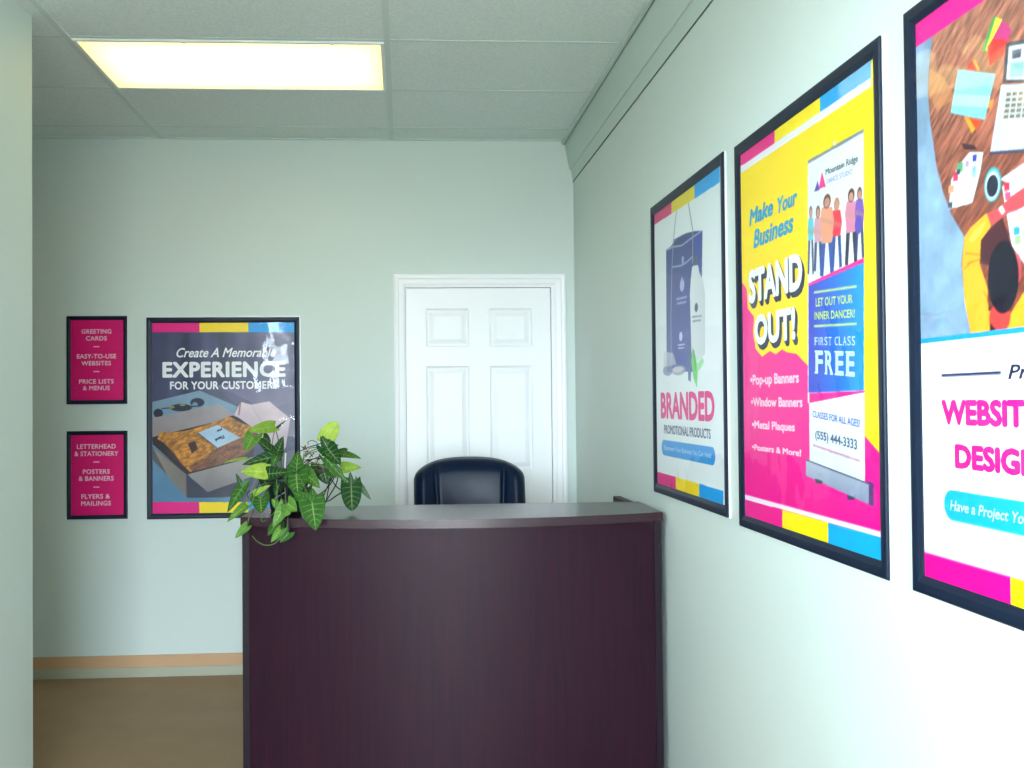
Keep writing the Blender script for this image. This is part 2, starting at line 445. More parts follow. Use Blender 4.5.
def glyphs(txt, bold=0., shear=0., space=1.):
    """outline letters as a mesh; weight is added by spreading copies around each letter"""
    cu = bpy.data.curves.new('t', 'FONT'); cu.body = txt; cu.size = 1; cu.shear = shear; cu.space_character = space
    cu.fill_mode = 'FRONT'; cu.resolution_u = 3
    o = bpy.data.objects.new('t', cu); C.objects.link(o)
    dg = bpy.context.evaluated_depsgraph_get(); dg.update()
    me = bpy.data.meshes.new_from_object(o.evaluated_get(dg))
    bpy.data.objects.remove(o); bpy.data.curves.remove(cu)
    co = np.zeros(len(me.vertices)*3, np.float32); me.vertices.foreach_get('co', co); co = co.reshape(-1, 3)
    fs = [tuple(p.vertices) for p in me.polygons]
    if bold:
        ring = [(0, 0)]; nr = 8 if bold < .06 else 20
        ring += [(bold*math.cos(2*math.pi*k/nr), bold*math.sin(2*math.pi*k/nr)) for k in range(nr)]
        if bold > .08: ring += [(bold*.5*math.cos(2*math.pi*k/8), bold*.5*math.sin(2*math.pi*k/8)) for k in range(8)]
        n = len(co); allc, allf = [], []
        for k, (dx, dz) in enumerate(ring):
            q = co.copy(); q[:, 0] += dx; q[:, 1] += dz; q[:, 2] = k; allc.append(q)
            allf += [tuple(v+n*k for v in f_) for f_ in fs]
        co = np.concatenate(allc); me.clear_geometry(); me.from_pydata(co.tolist(), [], allf)
    return me, co
CAP = {}
def text(name, parent, txt, tl, br, m, y, bold=.0, shear=0., space=1., grow=0., dx=0., dz=0., rot=0):
    """tl = left end at cap height, br = right end on the baseline, in sheet metres"""
    k = (round(bold, 3))
    if k not in CAP:
        _, c = glyphs('H', bold); CAP[k] = (c[:, 1].min(), c[:, 1].max())
    me, co = glyphs(txt, bold+grow, shear, space)
    _, cb = glyphs(txt, bold, shear, space) if grow else (None, co)
    lo, hi = CAP[k]; xa, xb = cb[:, 0].min(), cb[:, 0].max()
    sx = (br[0]-tl[0])/(xb-xa); sz = (tl[1]-br[1])/(hi-lo)
    x = tl[0]+(co[:, 0]-xa)*sx+dx; z = br[1]+(co[:, 1]-lo)*sz+dz
    if rot:
        mx, mz = (tl[0]+br[0])/2, (tl[1]+br[1])/2; c_, s_ = math.cos(rot), math.sin(rot)
        x, z = mx+(x-mx)*c_-(z-mz)*s_, mz+(x-mx)*s_+(z-mz)*c_
    out = np.stack([x, y-co[:, 2]*.000004, z], -1).astype(np.float32)
    me.vertices.foreach_set('co', out.ravel()); me.update()
    me.name = name; me.materials.clear()
    return link(name, me, m, parent)
def text4(name, parent, txt, q, m, y, bold=.0, shear=0.):
    """q = TL BL TR BR corners (cap height / baseline) in sheet metres"""
    k = round(bold, 3)
    if k not in CAP:
        _, c = glyphs('H', bold); CAP[k] = (c[:, 1].min(), c[:, 1].max())
    me, co = glyphs(txt, bold, shear); lo, hi = CAP[k]
    a = ((co[:, 0]-co[:, 0].min())/(co[:, 0].max()-co[:, 0].min()))[:, None]; b = ((co[:, 1]-lo)/(hi-lo))[:, None]
    TL, BL, TR, BR = [np.array(p) for p in q]
    p = (BL*(1-b)+TL*b)*(1-a)+(BR*(1-b)+TR*b)*a
    me.vertices.foreach_set('co', np.stack([p[:, 0], y-co[:, 2]*.000004, p[:, 1]], -1).astype(np.float32).ravel()); me.update()
    me.name = name; me.materials.clear(); return link(name, me, m, parent)
def shape(name, parent, pts, m, y):
    b = NB(); b.faces.new([b.verts.new((p[0], y, p[1])) for p in pts]); return link(name, b, m, parent)
YPR, YTX, YSH, YCV, YFR = -.0050, -.0058, -.0054, -.0068, -.0125
def frame_bm(W, Hh, fw, proud=YFR):
    """mitred snap-frame bar: outer edge low, crowned, falling to the sheet"""
    b = NB()
    prof = [(0, -.0062), (0, -.0098), (.002, -.0118), (.008, proud), (fw*.62, proud+.001), (fw-.003, -.0085), (fw, -.0075), (fw, -.003)]
    rings = [[b.verts.new((cx_+sx*a, y, cz_+sz*a)) for a, y in prof] for (cx_, cz_, sx, sz) in ((0, 0, 1, 1), (W, 0, -1, 1), (W, Hh, -1, -1), (0, Hh, 1, -1))]
    n = len(prof)
    for i in range(4):
        r0, r1 = rings[i], rings[(i+1) % 4]
        for j in range(n): b.faces.new((r0[j], r0[(j+1) % n], r1[(j+1) % n], r1[j]))
    bmesh.ops.recalc_face_normals(b, faces=b.faces[:])
    return b
def poster(name, label, loc, rz, W, Hh, fw, conv, step, painter, group=None):
    t = thing(name, label, 'poster', loc, rz, group)
    link('frame', frame_bm(W, Hh, fw), FRAME, t)
    b = NB(); e = .0015
    box(b, -e, W+e, -.006, -.0005, -e, 0); box(b, -e, W+e, -.006, -.0005, Hh, Hh+e); box(b, -e, 0, -.006, -.0005, 0, Hh); box(b, W, W+e, -.006, -.0005, 0, Hh)
    box(b, 0, W, -.0030, -.0005, 0, Hh)
    link('back_channel', b, CHAN, t)['label'] = 'silver back channel'
    a = Art(fw-.004, W-fw+.004, fw-.004, Hh-fw+.004, step, conv)
    texts = painter(a, conv, W, Hh, fw)
    p = a.build(YPR, t)
    for q in texts: q(p)
    b = NB(); b.faces.new([b.verts.new(q) for q in ((fw-.004, YCV, fw-.004), (W-fw+.004, YCV, fw-.004), (W-fw+.004, YCV, Hh-fw+.004), (fw-.004, YCV, Hh-fw+.004))]); link('cover_sheet', b, COVER, t)
    return t
def conv_back(ox, oz):
    def c(u, v):
        p = P(u, v, y=D-.005); return (p.x-ox, p.z-oz)
    return c
def conv_right(oy, oz):
    def c(u, v):
        p = P(u, v, x=R-.005); return (oy-p.y, p.z-oz)
    return c
def T(cv, name, txt, tl, br, m, y=YTX, **k):
    a, b_ = cv(*tl), cv(*br)
    return lambda p: text(name, p, txt, a, b_, m, y, **k)
def crop(ox, oy, s): return lambda pts: [(ox+x/s, oy+y/s) for x, y in pts]

# ---- small magenta signs
def small_painter(lines, dashes):
    def paint(a, cv, W, Hh, fw):
        a.c[:] = (222, 0, 112)
        out = []
        k = crop(50, 300, 3.34)
        for nm, s, x0, x1, z0, z1 in lines:
            (tl,), (br,) = k([(x0, z0)]), k([(x1, z1)])
            out.append(T(cv, 'service_lettering', s, tl, br, PALEPINK, bold=.022, space=1.07))
        for d in dashes:
            (p,), (q,) = k([(145, d-1.4)]), k([(165, d+1.4)])
            A, B = cv(*p), cv(*q)
            out.append(lambda pr, A=A, B=B: shape('divider_line', pr, [(A[0], B[1]), (B[0], B[1]), (B[0], A[1]), (A[0], A[1])], PALEPINK, YTX))
        return out
    return paint
SX0, SX1 = P(66.5, 360, y=D-.010).x, P(127.2, 360, y=D-.010).x
for (v0, v1, lab, lines, dashes) in (
    (316, 404.2, 'small magenta framed sign headed GREETING CARDS, the upper of the two',
     [('l', 'GREETING', 105, 205, 98, 112), ('l', 'CARDS', 120, 190, 121, 135), ('l', 'EASY-TO-USE', 90, 221, 181, 195), ('l', 'WEBSITES', 105, 204, 204, 218), ('l', 'PRICE LISTS', 97, 213, 265, 279), ('l', '& MENUS', 110, 200, 287, 301)], (156, 239)),
    (431, 519.3, 'small magenta framed sign headed LETTERHEAD & STATIONERY, the lower of the two',
     [('l', 'LETTERHEAD', 90, 220, 482, 496), ('l', '& STATIONERY', 82, 228, 506, 520), ('l', 'POSTERS', 110, 200, 566, 580), ('l', '& BANNERS', 96, 213, 589, 603), ('l', 'FLYERS &', 105, 200, 649, 663), ('l', 'MAILINGS', 104, 204, 672, 686)], (541, 625))):
    z1, z0 = P(90, v0, y=D-.010).z, P(90, v1, y=D-.010).z
    poster('framed_sign', lab, (SX0, D, z0), 0, SX1-SX0, z1-z0, .021, conv_back(SX0, z0), .01, small_painter(lines, dashes), 'small magenta service signs')

def bars(a, quad_pts, splits, cols=(MAG, YEL, CYA)):
    """colour bar between two lines: quad = TL TR BR BL picture points; splits at picture u"""
    tl, tr, br, bl = quad_pts
    us = [tl[0]]+list(splits)+[tr[0]]
    def at(p, q, u):
        return (u, p[1]+(q[1]-p[1])*(u-p[0])/(q[0]-p[0]))
    for i in range(3):
        a.poly([at(tl, tr, us[i]), at(tl, tr, us[i+1]), at(bl, br, us[i+1]), at(bl, br, us[i])], cols[i])

# ---- back-wall poster
def paint_back(a, cv, W, Hh, fw):
    a.c[:] = (58, 64, 96)
    allp = [(140, 330), (310, 330), (310, 505), (140, 505)]
    a.grad(allp, (62, 70, 100), (66, 68, 104))
    # curtain folds and pale right side
    k4 = crop(140, 310, 3.571)
    for u, w, c, al in ((172, 6, (88, 96, 128), .35), (186, 5, (30, 34, 60), .5), (206, 6, (96, 98, 140), .35), (222, 5, (34, 36, 64), .4), (243, 10, (120, 110, 150), .45), (262, 12, (150, 135, 170), .45), (282, 14, (175, 160, 190), .5)):
        for j in range(5):
            a.poly([(u-w+j*w*.18, 332), (u+w-j*w*.18, 332), (u+w-j*w*.18, 402), (u-w+j*w*.18, 408)], c, al*.3)
    k = crop(145, 385, 6.4)
    a.grad(k([(0, 120), (350, 35), (620, 150), (700, 300), (640, 600), (560, 800), (0, 800)]), (74, 122, 158), (132, 160, 184))
    a.grad(k([(430, 0), (1000, 0), (1000, 330), (860, 330), (690, 200)]), (150, 140, 160), (120, 112, 148), 'z', .8)
    a.poly(k([(600, 140), (350, 35), (470, 10), (680, 110)]), (92, 92, 120), .8)
    # hand tools
    a.ell((145+85/6.4, 385+180/6.4), (145+116/6.4, 385+208/6.4), (24, 30, 52))
    a.ell((145+335/6.4, 385+112/6.4), (145+380/6.4, 385+140/6.4), (34, 42, 70))
    a.ell((145+320/6.4, 385+128/6.4), (145+338/6.4, 385+146/6.4), (120, 150, 175))
    (p,), (q,) = k([(110, 150)]), k([(330, 135)])
    a.line(p, q, .006, (30, 36, 58))
    a.ell((145+230/6.4, 385+145/6.4), (145+300/6.4, 385+168/6.4), (32, 36, 56))
    a.ell((145+170/6.4, 385+142/6.4), (145+190/6.4, 385+150/6.4), (150, 150, 60))
    a.ell((145+240/6.4, 385+128/6.4), (145+258/6.4, 385+134/6.4), (150, 150, 80))
    # carton: rear flap, left inner side, fabric, front
    a.grad(k([(48, 335), (48, 212), (470, 120), (575, 190), (430, 240), (110, 325)]), (150, 138, 140), (160, 152, 158))
    a.poly(k([(45, 335), (110, 318), (440, 238), (560, 195), (720, 250), (690, 480), (280, 590), (50, 380)]), (38, 26, 38))
    a.poly(k([(50, 395), (265, 570), (270, 720), (165, 600), (50, 480)]), (86, 84, 88))
    a.grad(k([(50, 400), (262, 572), (262, 715), (150, 590)]), (150, 142, 128), (120, 112, 110), 'x')
    fab = k([(78, 345), (100, 300), (150, 305), (270, 292), (440, 238), (540, 200), (610, 240), (720, 275), (700, 380), (640, 440), (480, 510), (400, 525), (290, 558), (230, 500), (190, 440), (120, 370)])
    a.poly(fab, (186, 122, 40))
    a.poly(k([(470, 400), (640, 330), (720, 290), (700, 400), (640, 450), (480, 510), (300, 555), (280, 520)]), (112, 66, 48), .85)
    a.tex(fab, 55, .5, 3, .5, 2.6)
    for j, (r1, r2) in enumerate(((150, 95), (120, 78), (90, 60), (60, 40))):
        a.ell((145+300/6.4, 385+415/6.4), (145+(300+r1)/6.4, 385+(415+r2)/6.4), (120, 70, 20) if j % 2 == 0 else (215, 150, 60), .35, .15, .16)
    a.poly(k([(275, 375), (320, 360), (340, 410), (300, 440)]), (60, 34, 34))
    a.poly(k([(340, 305), (465, 255), (610, 337), (465, 402)]), (176, 206, 232))
    a.poly(k([(340, 305), (465, 402), (465, 408), (340, 312)]), (60, 50, 60))
    a.poly(k([(265, 572), (400, 680), (620, 610), (660, 700), (500, 720), (270, 722)]), (52, 54, 76))
    a.grad(k([(272, 572), (660, 470), (800, 430), (760, 560), (400, 686)]), (120, 116, 122), (176, 168, 164))
    # tissue paper
    a.grad(k([(572, 190), (612, 108), (680, 126), (795, 104), (930, 215), (900, 400), (840, 470), (700, 280)]), (170, 150, 170), (226, 202, 210))
    a.line(k([(680, 126)])[0], k([(760, 260)])[0], .004, (180, 156, 178), .6)
    a.line(k([(612, 108)])[0], k([(600, 190)])[0], .008, (120, 80, 90), .7)
    a.grad(k([(760, 470), (840, 450), (1000, 400), (1000, 800), (600, 800), (660, 690)]), (74, 82, 108), (92, 90, 116))
    a.tex(allp, 9, .12, 8)
    bars(a, ((148, 318), (300, 318), (300, 332.2), (148, 332.2)), (199.5, 248.5))
    bars(a, ((148, 502), (300, 502), (300, 517), (148, 517)), (199.2, 248.5))
    c = cv
    o = [T(c, 'script_lettering', 'Create A Memorable', (176.4, 348), (275.8, 356.8), WHITE, bold=.016, shear=.35),
         T(c, 'headline', 'EXPERIENCE', (162.4, 362), (285.6, 376.8), WHITE, bold=.042, space=1.08),
         T(c, 'subheading', 'FOR YOUR CUSTOMERS', (170, 381.6), (277.2, 388.8), WHITE, bold=.03, space=1.05)]
    m1, m2 = c(145+480/6.4, 385+335/6.4), c(145+470/6.4, 385+300/6.4)
    o.append(lambda p: text('card_lettering', p, 'Thank', (m1[0]-.030, m1[1]+.009-.006), (m1[0]+.026, m1[1]-.009-.006), NAVY, YTX, bold=.05, shear=.4, rot=math.pi+.42))
    o.append(lambda p: text('card_lettering', p, 'you', (m2[0]-.010, m2[1]+.008+.008), (m2[0]+.026, m2[1]-.008+.008), NAVY, YTX, bold=.05, shear=.4, rot=math.pi+.42))
    return o
bx0, bx1 = P(146.6, 420, y=D-.010).x, P(300.2, 420, y=D-.010).x
bz0, bz1 = P(220, 518.4, y=D-.010).z, P(220, 317.2, y=D-.010).z
poster('framed_poster', 'poster on the back wall headed EXPERIENCE, showing an open carton of orange fabric', (bx0, D, bz0), 0, bx1-bx0, bz1-bz0, .029, conv_back(bx0, bz0), .0025, paint_back)

# ---- right wall poster: branded products
def paint_p1(a, cv, W, Hh, fw):
    a.c[:] = (232, 238, 242)
    k = crop(640, 140, 4.042); k2 = crop(655, 200, 7.686); k3 = crop(655, 290, 6.98); k8 = crop(640, 330, 3.84)
    a.grad(k([(50, 250), (330, 100), (330, 768), (50, 768)]), (236, 240, 244), (220, 230, 232))
    a.grad(k3([(20, 560), (450, 560), (450, 250), (20, 250)]), (236, 240, 246), (228, 234, 240))
    # tote bag
    navy = (52, 62, 140)
    a.grad(k2([(85, 385), (135, 345), (180, 290), (230, 258), (300, 240), (365, 235), (360, 600), (330, 620), (300, 1320), (90, 1320)]), (80, 92, 168), (44, 54, 128))
    a.poly(k2([(120, 365), (150, 300), (230, 258), (300, 240), (300, 270), (210, 345)]), (38, 46, 108), .7)
    a.poly(k2([(290, 290), (362, 245), (358, 590), (335, 560), (320, 480)]), (38, 64, 160))
    lt = (150, 170, 205)
    for pts in ([(85, 385), (140, 360), (205, 350), (270, 300), (355, 240)], [(135, 515), (200, 505), (240, 480), (290, 435)]):
        for p, q in zip(k2(pts), k2(pts[1:])): a.line(p, q, .006, lt)
    for pts in ([(165, 80), (140, 330), (130, 520), (122, 900), (125, 1300)], [(255, 20), (290, 230), (290, 480)]):
        for p, q in zip(k2(pts), k2(pts[1:])): a.line(p, q, .009, (140, 158, 178))
    a.poly(k2([(205, 435), (222, 432), (222, 485), (205, 490)]), lt)
    for (u, v, s, c) in ((208, 655, 1, (170, 180, 220)),):
        a.ell(k2([(u, v)])[0], k2([(u+18, v+42)])[0], c)
        a.poly(k2([(u-6, v-60), (u+2, v-62), (u+2, v-40), (u-4, v-38)]), c)
    for q in ([(165, 755), (245, 735), (245, 752), (165, 772)], [(170, 790), (240, 775), (240, 790), (170, 806)]): a.poly(k2(q), (150, 160, 210))
    # tumbler and bottle
    a.grad(k3([(120, 288), (238, 280), (222, 520), (150, 525)]), (62, 72, 150), (80, 92, 170), 'x')
    a.ell(k3([(180, 325)])[0], k3([(192, 355)])[0], (205, 210, 235))
    for q in ([(158, 380), (208, 374), (208, 384), (158, 390)], [(162, 402), (204, 398), (204, 408), (162, 412)]): a.poly(k3(q), (190, 198, 228))
    a.grad(k2([(285, 515), (300, 498), (330, 495), (342, 560), (370, 620), (385, 720), (385, 1180), (330, 1240), (280, 1180), (268, 720), (275, 610)]), (224, 228, 232), (206, 214, 218), 'x')
    a.poly(k2([(305, 440), (325, 420), (330, 500), (298, 505)]), (70, 84, 110))
    a.ell(k3([(288, 122)])[0], k3([(300, 150)])[0], (44, 66, 104))
    for q in ([(258, 182), (326, 174), (326, 186), (258, 196)], [(262, 212), (320, 204), (320, 216), (262, 226)]): a.poly(k3(q), (140, 150, 170))
    a.grad(k3([(228, 330), (250, 335), (256, 470), (250, 640), (232, 630)]), (90, 110, 160), (70, 84, 150))
    # leaf sprig and small trinkets
    a.poly(k3([(262, 400), (285, 470), (300, 560), (292, 682), (268, 610), (252, 500)]), (110, 205, 110))
    a.poly(k3([(290, 520), (330, 470), (342, 500), (320, 545), (295, 575)]), (160, 225, 165))
    a.poly(k3([(262, 400), (275, 430), (290, 560), (284, 570)]), (70, 170, 80))
    a.ell(k3([(90, 560)])[0], k3([(125, 595)])[0], (120, 132, 170), .8)
    a.ell(k3([(165, 560)])[0], k3([(215, 590)])[0], (150, 156, 176), .8)
    a.ell(k3([(160, 555)])[0], k3([(200, 570)])[0], (214, 205, 214), .9)
    a.grad(k3([(60, 430), (125, 440), (150, 520), (60, 540)]), (196, 198, 204), (216, 220, 222), 'z', .7)
    # bars
    bars(a, (k([(50, 294)])[0], k([(322, 100)])[0], k([(322, 171)])[0], k([(50, 348)])[0]), (k([(127, 0)])[0][0], k([(220, 0)])[0][0]), ((206, 0, 110), (226, 206, 10), (0, 158, 230)))
    bars(a, (k8([(55, 540)])[0], k8([(320, 618)])[0], k8([(320, 700)])[0], k8([(55, 600)])[0]), (k8([(137, 0)])[0][0], k8([(227, 0)])[0][0]))
    # pill
    p0, p1 = cv(*k8([(83, 420)])[0]), cv(*k8([(290, 522)])[0]); r = .030
    pill = []
    for (ccx, ccz, s0) in ((p1[0]-r, p1[1]+r, -90), (p1[0]-r, p0[1]-r, 0), (p0[0]+r, p0[1]-r, 90), (p0[0]+r, p1[1]+r, 180)):
        for j in range(7): g = math.radians(s0+15*j); pill.append((ccx+r*math.cos(g), ccz+r*math.sin(g)))
    a.poly(pill, (30, 152, 226), raw=True)
    o = [T(cv, 'headline', 'BRANDED', k8([(80, 240)])[0], k8([(288, 353)])[0], PINKT, bold=.04),
         T(cv, 'subheading', 'PROMOTIONAL PRODUCTS', k8([(93, 364)])[0], k8([(272, 419)])[0], GREYT, bold=.02)]
    h = p0[1]-p1[1]; w = p1[0]-p0[0]
    o.append(lambda p: text('pill_lettering', p, 'Represent Your Business You Can Hold', (p0[0]+w*.06, p0[1]-h*.34), (p1[0]-w*.06, p1[1]+h*.38), SKYT, YTX, bold=.008, shear=.2))
    return o
# ---- right wall poster: stand out
def paint_p2(a, cv, W, Hh, fw):
    a.c[:] = (252, 218, 8)
    c3, c4, c5 = crop(725, 20, 4.04), crop(725, 200, 4.04), crop(725, 380, 3.491)
    cp_, cb_, cw_ = crop(800, 130, 5.12), crop(800, 260, 5.91), crop(800, 390, 6.4)
    pink = (242, 0, 140)
    pts = c4([(50, 320), (75, 340), (88, 362), (92, 440), (116, 470), (120, 540), (122, 600), (150, 634), (182, 610), (205, 624), (230, 604), (250, 616), (290, 622), (336, 672), (345, 700)])
    pts += c5([(400, 120), (486, 192), (545, 262), (545, 560), (60, 420)]); a.poly(pts, pink)
    # thin white rules and the bars
    def ln(p, q, th, col, cc):
        (p,), (q,) = cc([p]), cc([q]); a.line(p, q, th, col)
    top = [c3([(50, 612)])[0], c3([(590, 244)])[0]]
    a.poly([top[0], top[1], (top[1][0], top[1][1]+6), (top[0][0], top[0][1]+4.2)][::1], (235, 232, 236))
    bars(a, (c3([(50, 500)])[0], c3([(590, 130)])[0], c3([(590, 248)])[0], c3([(50, 615)])[0]), (c3([(200, 0)])[0][0], c3([(384, 0)])[0][0]), ((230, 0, 128), (248, 222, 10), (0, 160, 232)))
    a.poly(c3([(50, 600), (590, 232), (590, 256), (50, 620)]), (232, 230, 236))
    a.poly(c5([(55, 396), (545, 530), (545, 550), (55, 412)]), (245, 225, 240))
    bars(a, (c5([(55, 412)])[0], c5([(545, 550)])[0], c5([(545, 660)])[0], c5([(55, 495)])[0]), (c5([(200, 0)])[0][0], c5([(360, 0)])[0][0]), (pink, (252, 228, 0), (0, 168, 232)))
    # roll-up banner
    a.poly(cp_([(40, 158), (326, 10), (326, 1400), (40, 1400)]), (222, 228, 232)); a.grad(cw_([(58, 10), (412, -10), (416, 596), (62, 452)]), (214, 224, 236), (232, 236, 238))
    a.poly(cp_([(40, 158), (326, -8), (326, 12), (40, 174)]), (128, 138, 146))
    a.poly(cp_([(165, 75), (178, 52), (186, 66), (180, 80)]), (220, 222, 210))
    a.poly(cp_([(72, 318), (90, 258), (102, 305)]), (84, 70, 160)); a.poly(cp_([(96, 302), (112, 214), (132, 290)]), (236, 30, 130))
    skin = (196, 140, 124)
    for (x, hy, w, shirt, leg, y1, y2, hair) in ((55, 420, 12, (90, 190, 205), (50, 60, 100), 560, 735, (120, 90, 80)), (92, 420, 16, (205, 150, 165), (50, 62, 110), 570, 720, (110, 80, 74)),
            (262, 335, 24, (214, 130, 160), (42, 44, 70), 520, 690, (90, 50, 50)), (305, 325, 18, (120, 80, 180), (40, 60, 110), 500, 650, (110, 70, 70)),
            (188, 380, 20, (226, 40, 70), (46, 74, 150), 540, 700, (190, 130, 80)), (138, 365, 27, (226, 150, 120), (44, 76, 160), 575, 745, (120, 66, 56))):
        w = w*1.35
        for s_ in (-1, 1):
            a.poly(cp_([(x+s_*w*.15, y1-15), (x+s_*w*.75, y1-15), (x+s_*w*1.0, y2), (x+s_*w*.5, y2+6)]), leg)
        a.poly(cp_([(x-w*.7, hy+32), (x+w*.7, hy+28), (x+w, hy+90), (x+w*.7, y1), (x-w*.7, y1+8), (x-w, hy+95)]), shirt)
        a.poly(cp_([(x-w, hy+80), (x+w*.9, hy+100), (x+w*.8, hy+120), (x-w*.8, hy+108)]), skin, .5)
        a.ell(cp_([(x, hy)])[0], cp_([(x+w*.55, hy+28)])[0], hair); a.ell(cp_([(x, hy+6)])[0], cp_([(x+w*.38, hy+24)])[0], skin)
    a.ell(cp_([(300, 485)])[0], cp_([(320, 525)])[0], (90, 70, 170))
    a.poly(cb_([(50, 138), (378, -15), (378, 20), (50, 160)]), (240, 20, 140))
    a.grad(cb_([(50, 155), (378, 14), (378, 770), (50, 785)]), (62, 62, 184), (0, 150, 236), 'x')
    a.poly(cw_([(60, 20), (415, 4), (415, 14), (60, 84)]), (240, 0, 140))
    a.line(cb_([(85, 192)])[0], cb_([(332, 156)])[0], .0045, (186, 214, 120)); a.line(cb_([(85, 391)])[0], cb_([(332, 377)])[0], .0045, (186, 214, 120))
    # banner cassette and its feet
    a.poly(cw_([(428, 580), (472, 598), (472, 745), (428, 730)]), (90, 50, 110))
    a.grad(cw_([(38, 442), (440, 596), (440, 732), (38, 548)]), (130, 140, 166), (176, 184, 200))
    a.poly(cw_([(38, 442), (440, 596), (440, 606), (38, 452)]), (70, 76, 100))
    for x, y in ((120, 575), (325, 680)):
        a.poly(cw_([(x-25, y-10), (x+25, y+8), (x+18, y+26), (x-20, y+22)]), (60, 62, 86)); a.ell(cw_([(x+10, y-22)])[0], cw_([(x+28, y+4)])[0], (150, 158, 180))
    km = crop(740, 170, 4.267)
    def TT(n, s, l, r, m, **kk): return T(cv, n, s, l, r, m, **kk)
    st0, st1 = km([(37, 432)])[0], km([(268, 508)])[0]; ou0, ou1 = km([(62, 622)])[0], km([(238, 722)])[0]
    o = [TT('slogan_lettering', 'Make', km([(40, 172)])[0], km([(143, 190)])[0], TEALT, bold=.04, shear=.2), TT('slogan_lettering', 'Your', km([(160, 120)])[0], km([(246, 146)])[0], TEALT, bold=.04, shear=.2),
         TT('slogan_lettering', 'Business', km([(58, 258)])[0], km([(230, 262)])[0], TEALT, bold=.035, shear=.2)]
    for s, l, r in (('STAND', st0, st1), ('OUT!', ou0, ou1)):
        o.append(T(cv, 'headline_outline', s, l, r, YELT, y=YPR-.0002, bold=.045, grow=.11))
        for j in range(6):
            o.append(T(cv, 'headline_shadow', s, l, r, NAVY, y=YPR-.00045-.00002*j, bold=.045, grow=.012, dx=.013-.002*j, dz=-.013+.002*j))
        o.append(TT('headline', s, l, r, WHITE, bold=.045))
    for s, l, r in (('•Pop-up Banners', (750.5, 375), (799.3, 382.8)), ('•Window Banners', (751.4, 397.4), (802.9, 407.2)), ('•Metal Plaques', (752.2, 420.3), (795.2, 431.6)), ('•Posters & More!', (752.2, 443.8), (801.5, 456.6))):
        o.append(TT('list_lettering', s, l, r, PALEPINK, bold=.035))
    for nm, q, cc, m, bo in (('Mountain Ridge', [(133, 200), (133, 232), (298, 124), (298, 160)], cp_, DGREEN, .012), ('DANCE STUDIO', [(138, 252), (138, 277), (270, 197), (270, 222)], cp_, LILAC, 0),
            ('LET OUT YOUR', [(95, 226), (95, 276), (313, 203), (313, 254)], cb_, LIME, .02), ('INNER DANCER!', [(88, 307), (88, 354), (325, 289), (325, 339)], cb_, LIME, .02),
            ('CLASSES FOR ALL AGES!', [(83, 132), (83, 172), (385, 190), (385, 240)], cw_, BLUET, .012), ('(555) 444-3333', [(100, 258), (100, 308), (367, 318), (367, 384)], cw_, GREYT, .02),
            ('mountainridgedancestudio.com', [(85, 338), (85, 360), (385, 440), (385, 463)], cw_, ROSE, .01)):
        o.append((lambda nm, Q, m, bo: (lambda p: text4('banner_lettering', p, nm, Q, m, YTX, bo)))(nm, [cv(*v) for v in cc(q)], m, bo))
    for nm, q, bo in (('FIRST CLASS', [(86, 458), (86, 503), (331, 449), (331, 505)], .004), ('FREE', [(86, 534), (86, 670), (333, 540), (333, 691)], .028)):
        o.append((lambda nm, Q, bo: (lambda p: serif_text(p, nm, Q, SKYT, bo)))(nm, [np.array(cv(*v)) for v in cb_(q)], bo))
    return o
SER = {'F': [(.02, 0), (.02, 1)], 'R': [(.02, 0), (.02, 1), (.8, 0)], 'E': [(.02, 0), (.02, 1)], 'I': [(.5, 0), (.5, 1)], 'T': [(.5, 0)], 'L': [(.02, 0), (.02, 1)], 'A': [(.05, 0), (.95, 0)]}
def serif_text(parent, s, Q, m, bo):
    """letters placed one by one, with small slab serifs at their feet and heads"""
    TL, BL, TR, BR = Q
    wgt = [.55 if ch in ' I' else 1 for ch in s]; tot = sum(wgt); x = 0.
    def pt(u, v): return (BL*(1-v)+TL*v)*(1-u)+(BR*(1-v)+TR*v)*u
    for ch, wg in zip(s, wgt):
        w = wg/tot
        if ch != ' ':
            xa, xb = (x+w*.13, x+w*.90) if ch != 'I' else (x+w*.35, x+w*.65)
            text4('serif_letter', parent, ch, (pt(xa, 1), pt(xa, 0), pt(xb, 1), pt(xb, 0)), m, YTX, bo)
            for (q, e) in SER.get(ch, []):
                mx = xa+(xb-xa)*q + (w*.05 if q < .1 else 0); sw = w*.15; v0 = 0 if e == 0 else .93
                b = NB(); b.faces.new([b.verts.new((p[0], YTX-.00005, p[1])) for p in (pt(mx-sw, v0), pt(mx+sw, v0), pt(mx+sw, v0+.07), pt(mx-sw, v0+.07))])
                link('serif', b, m, parent)
        x += w
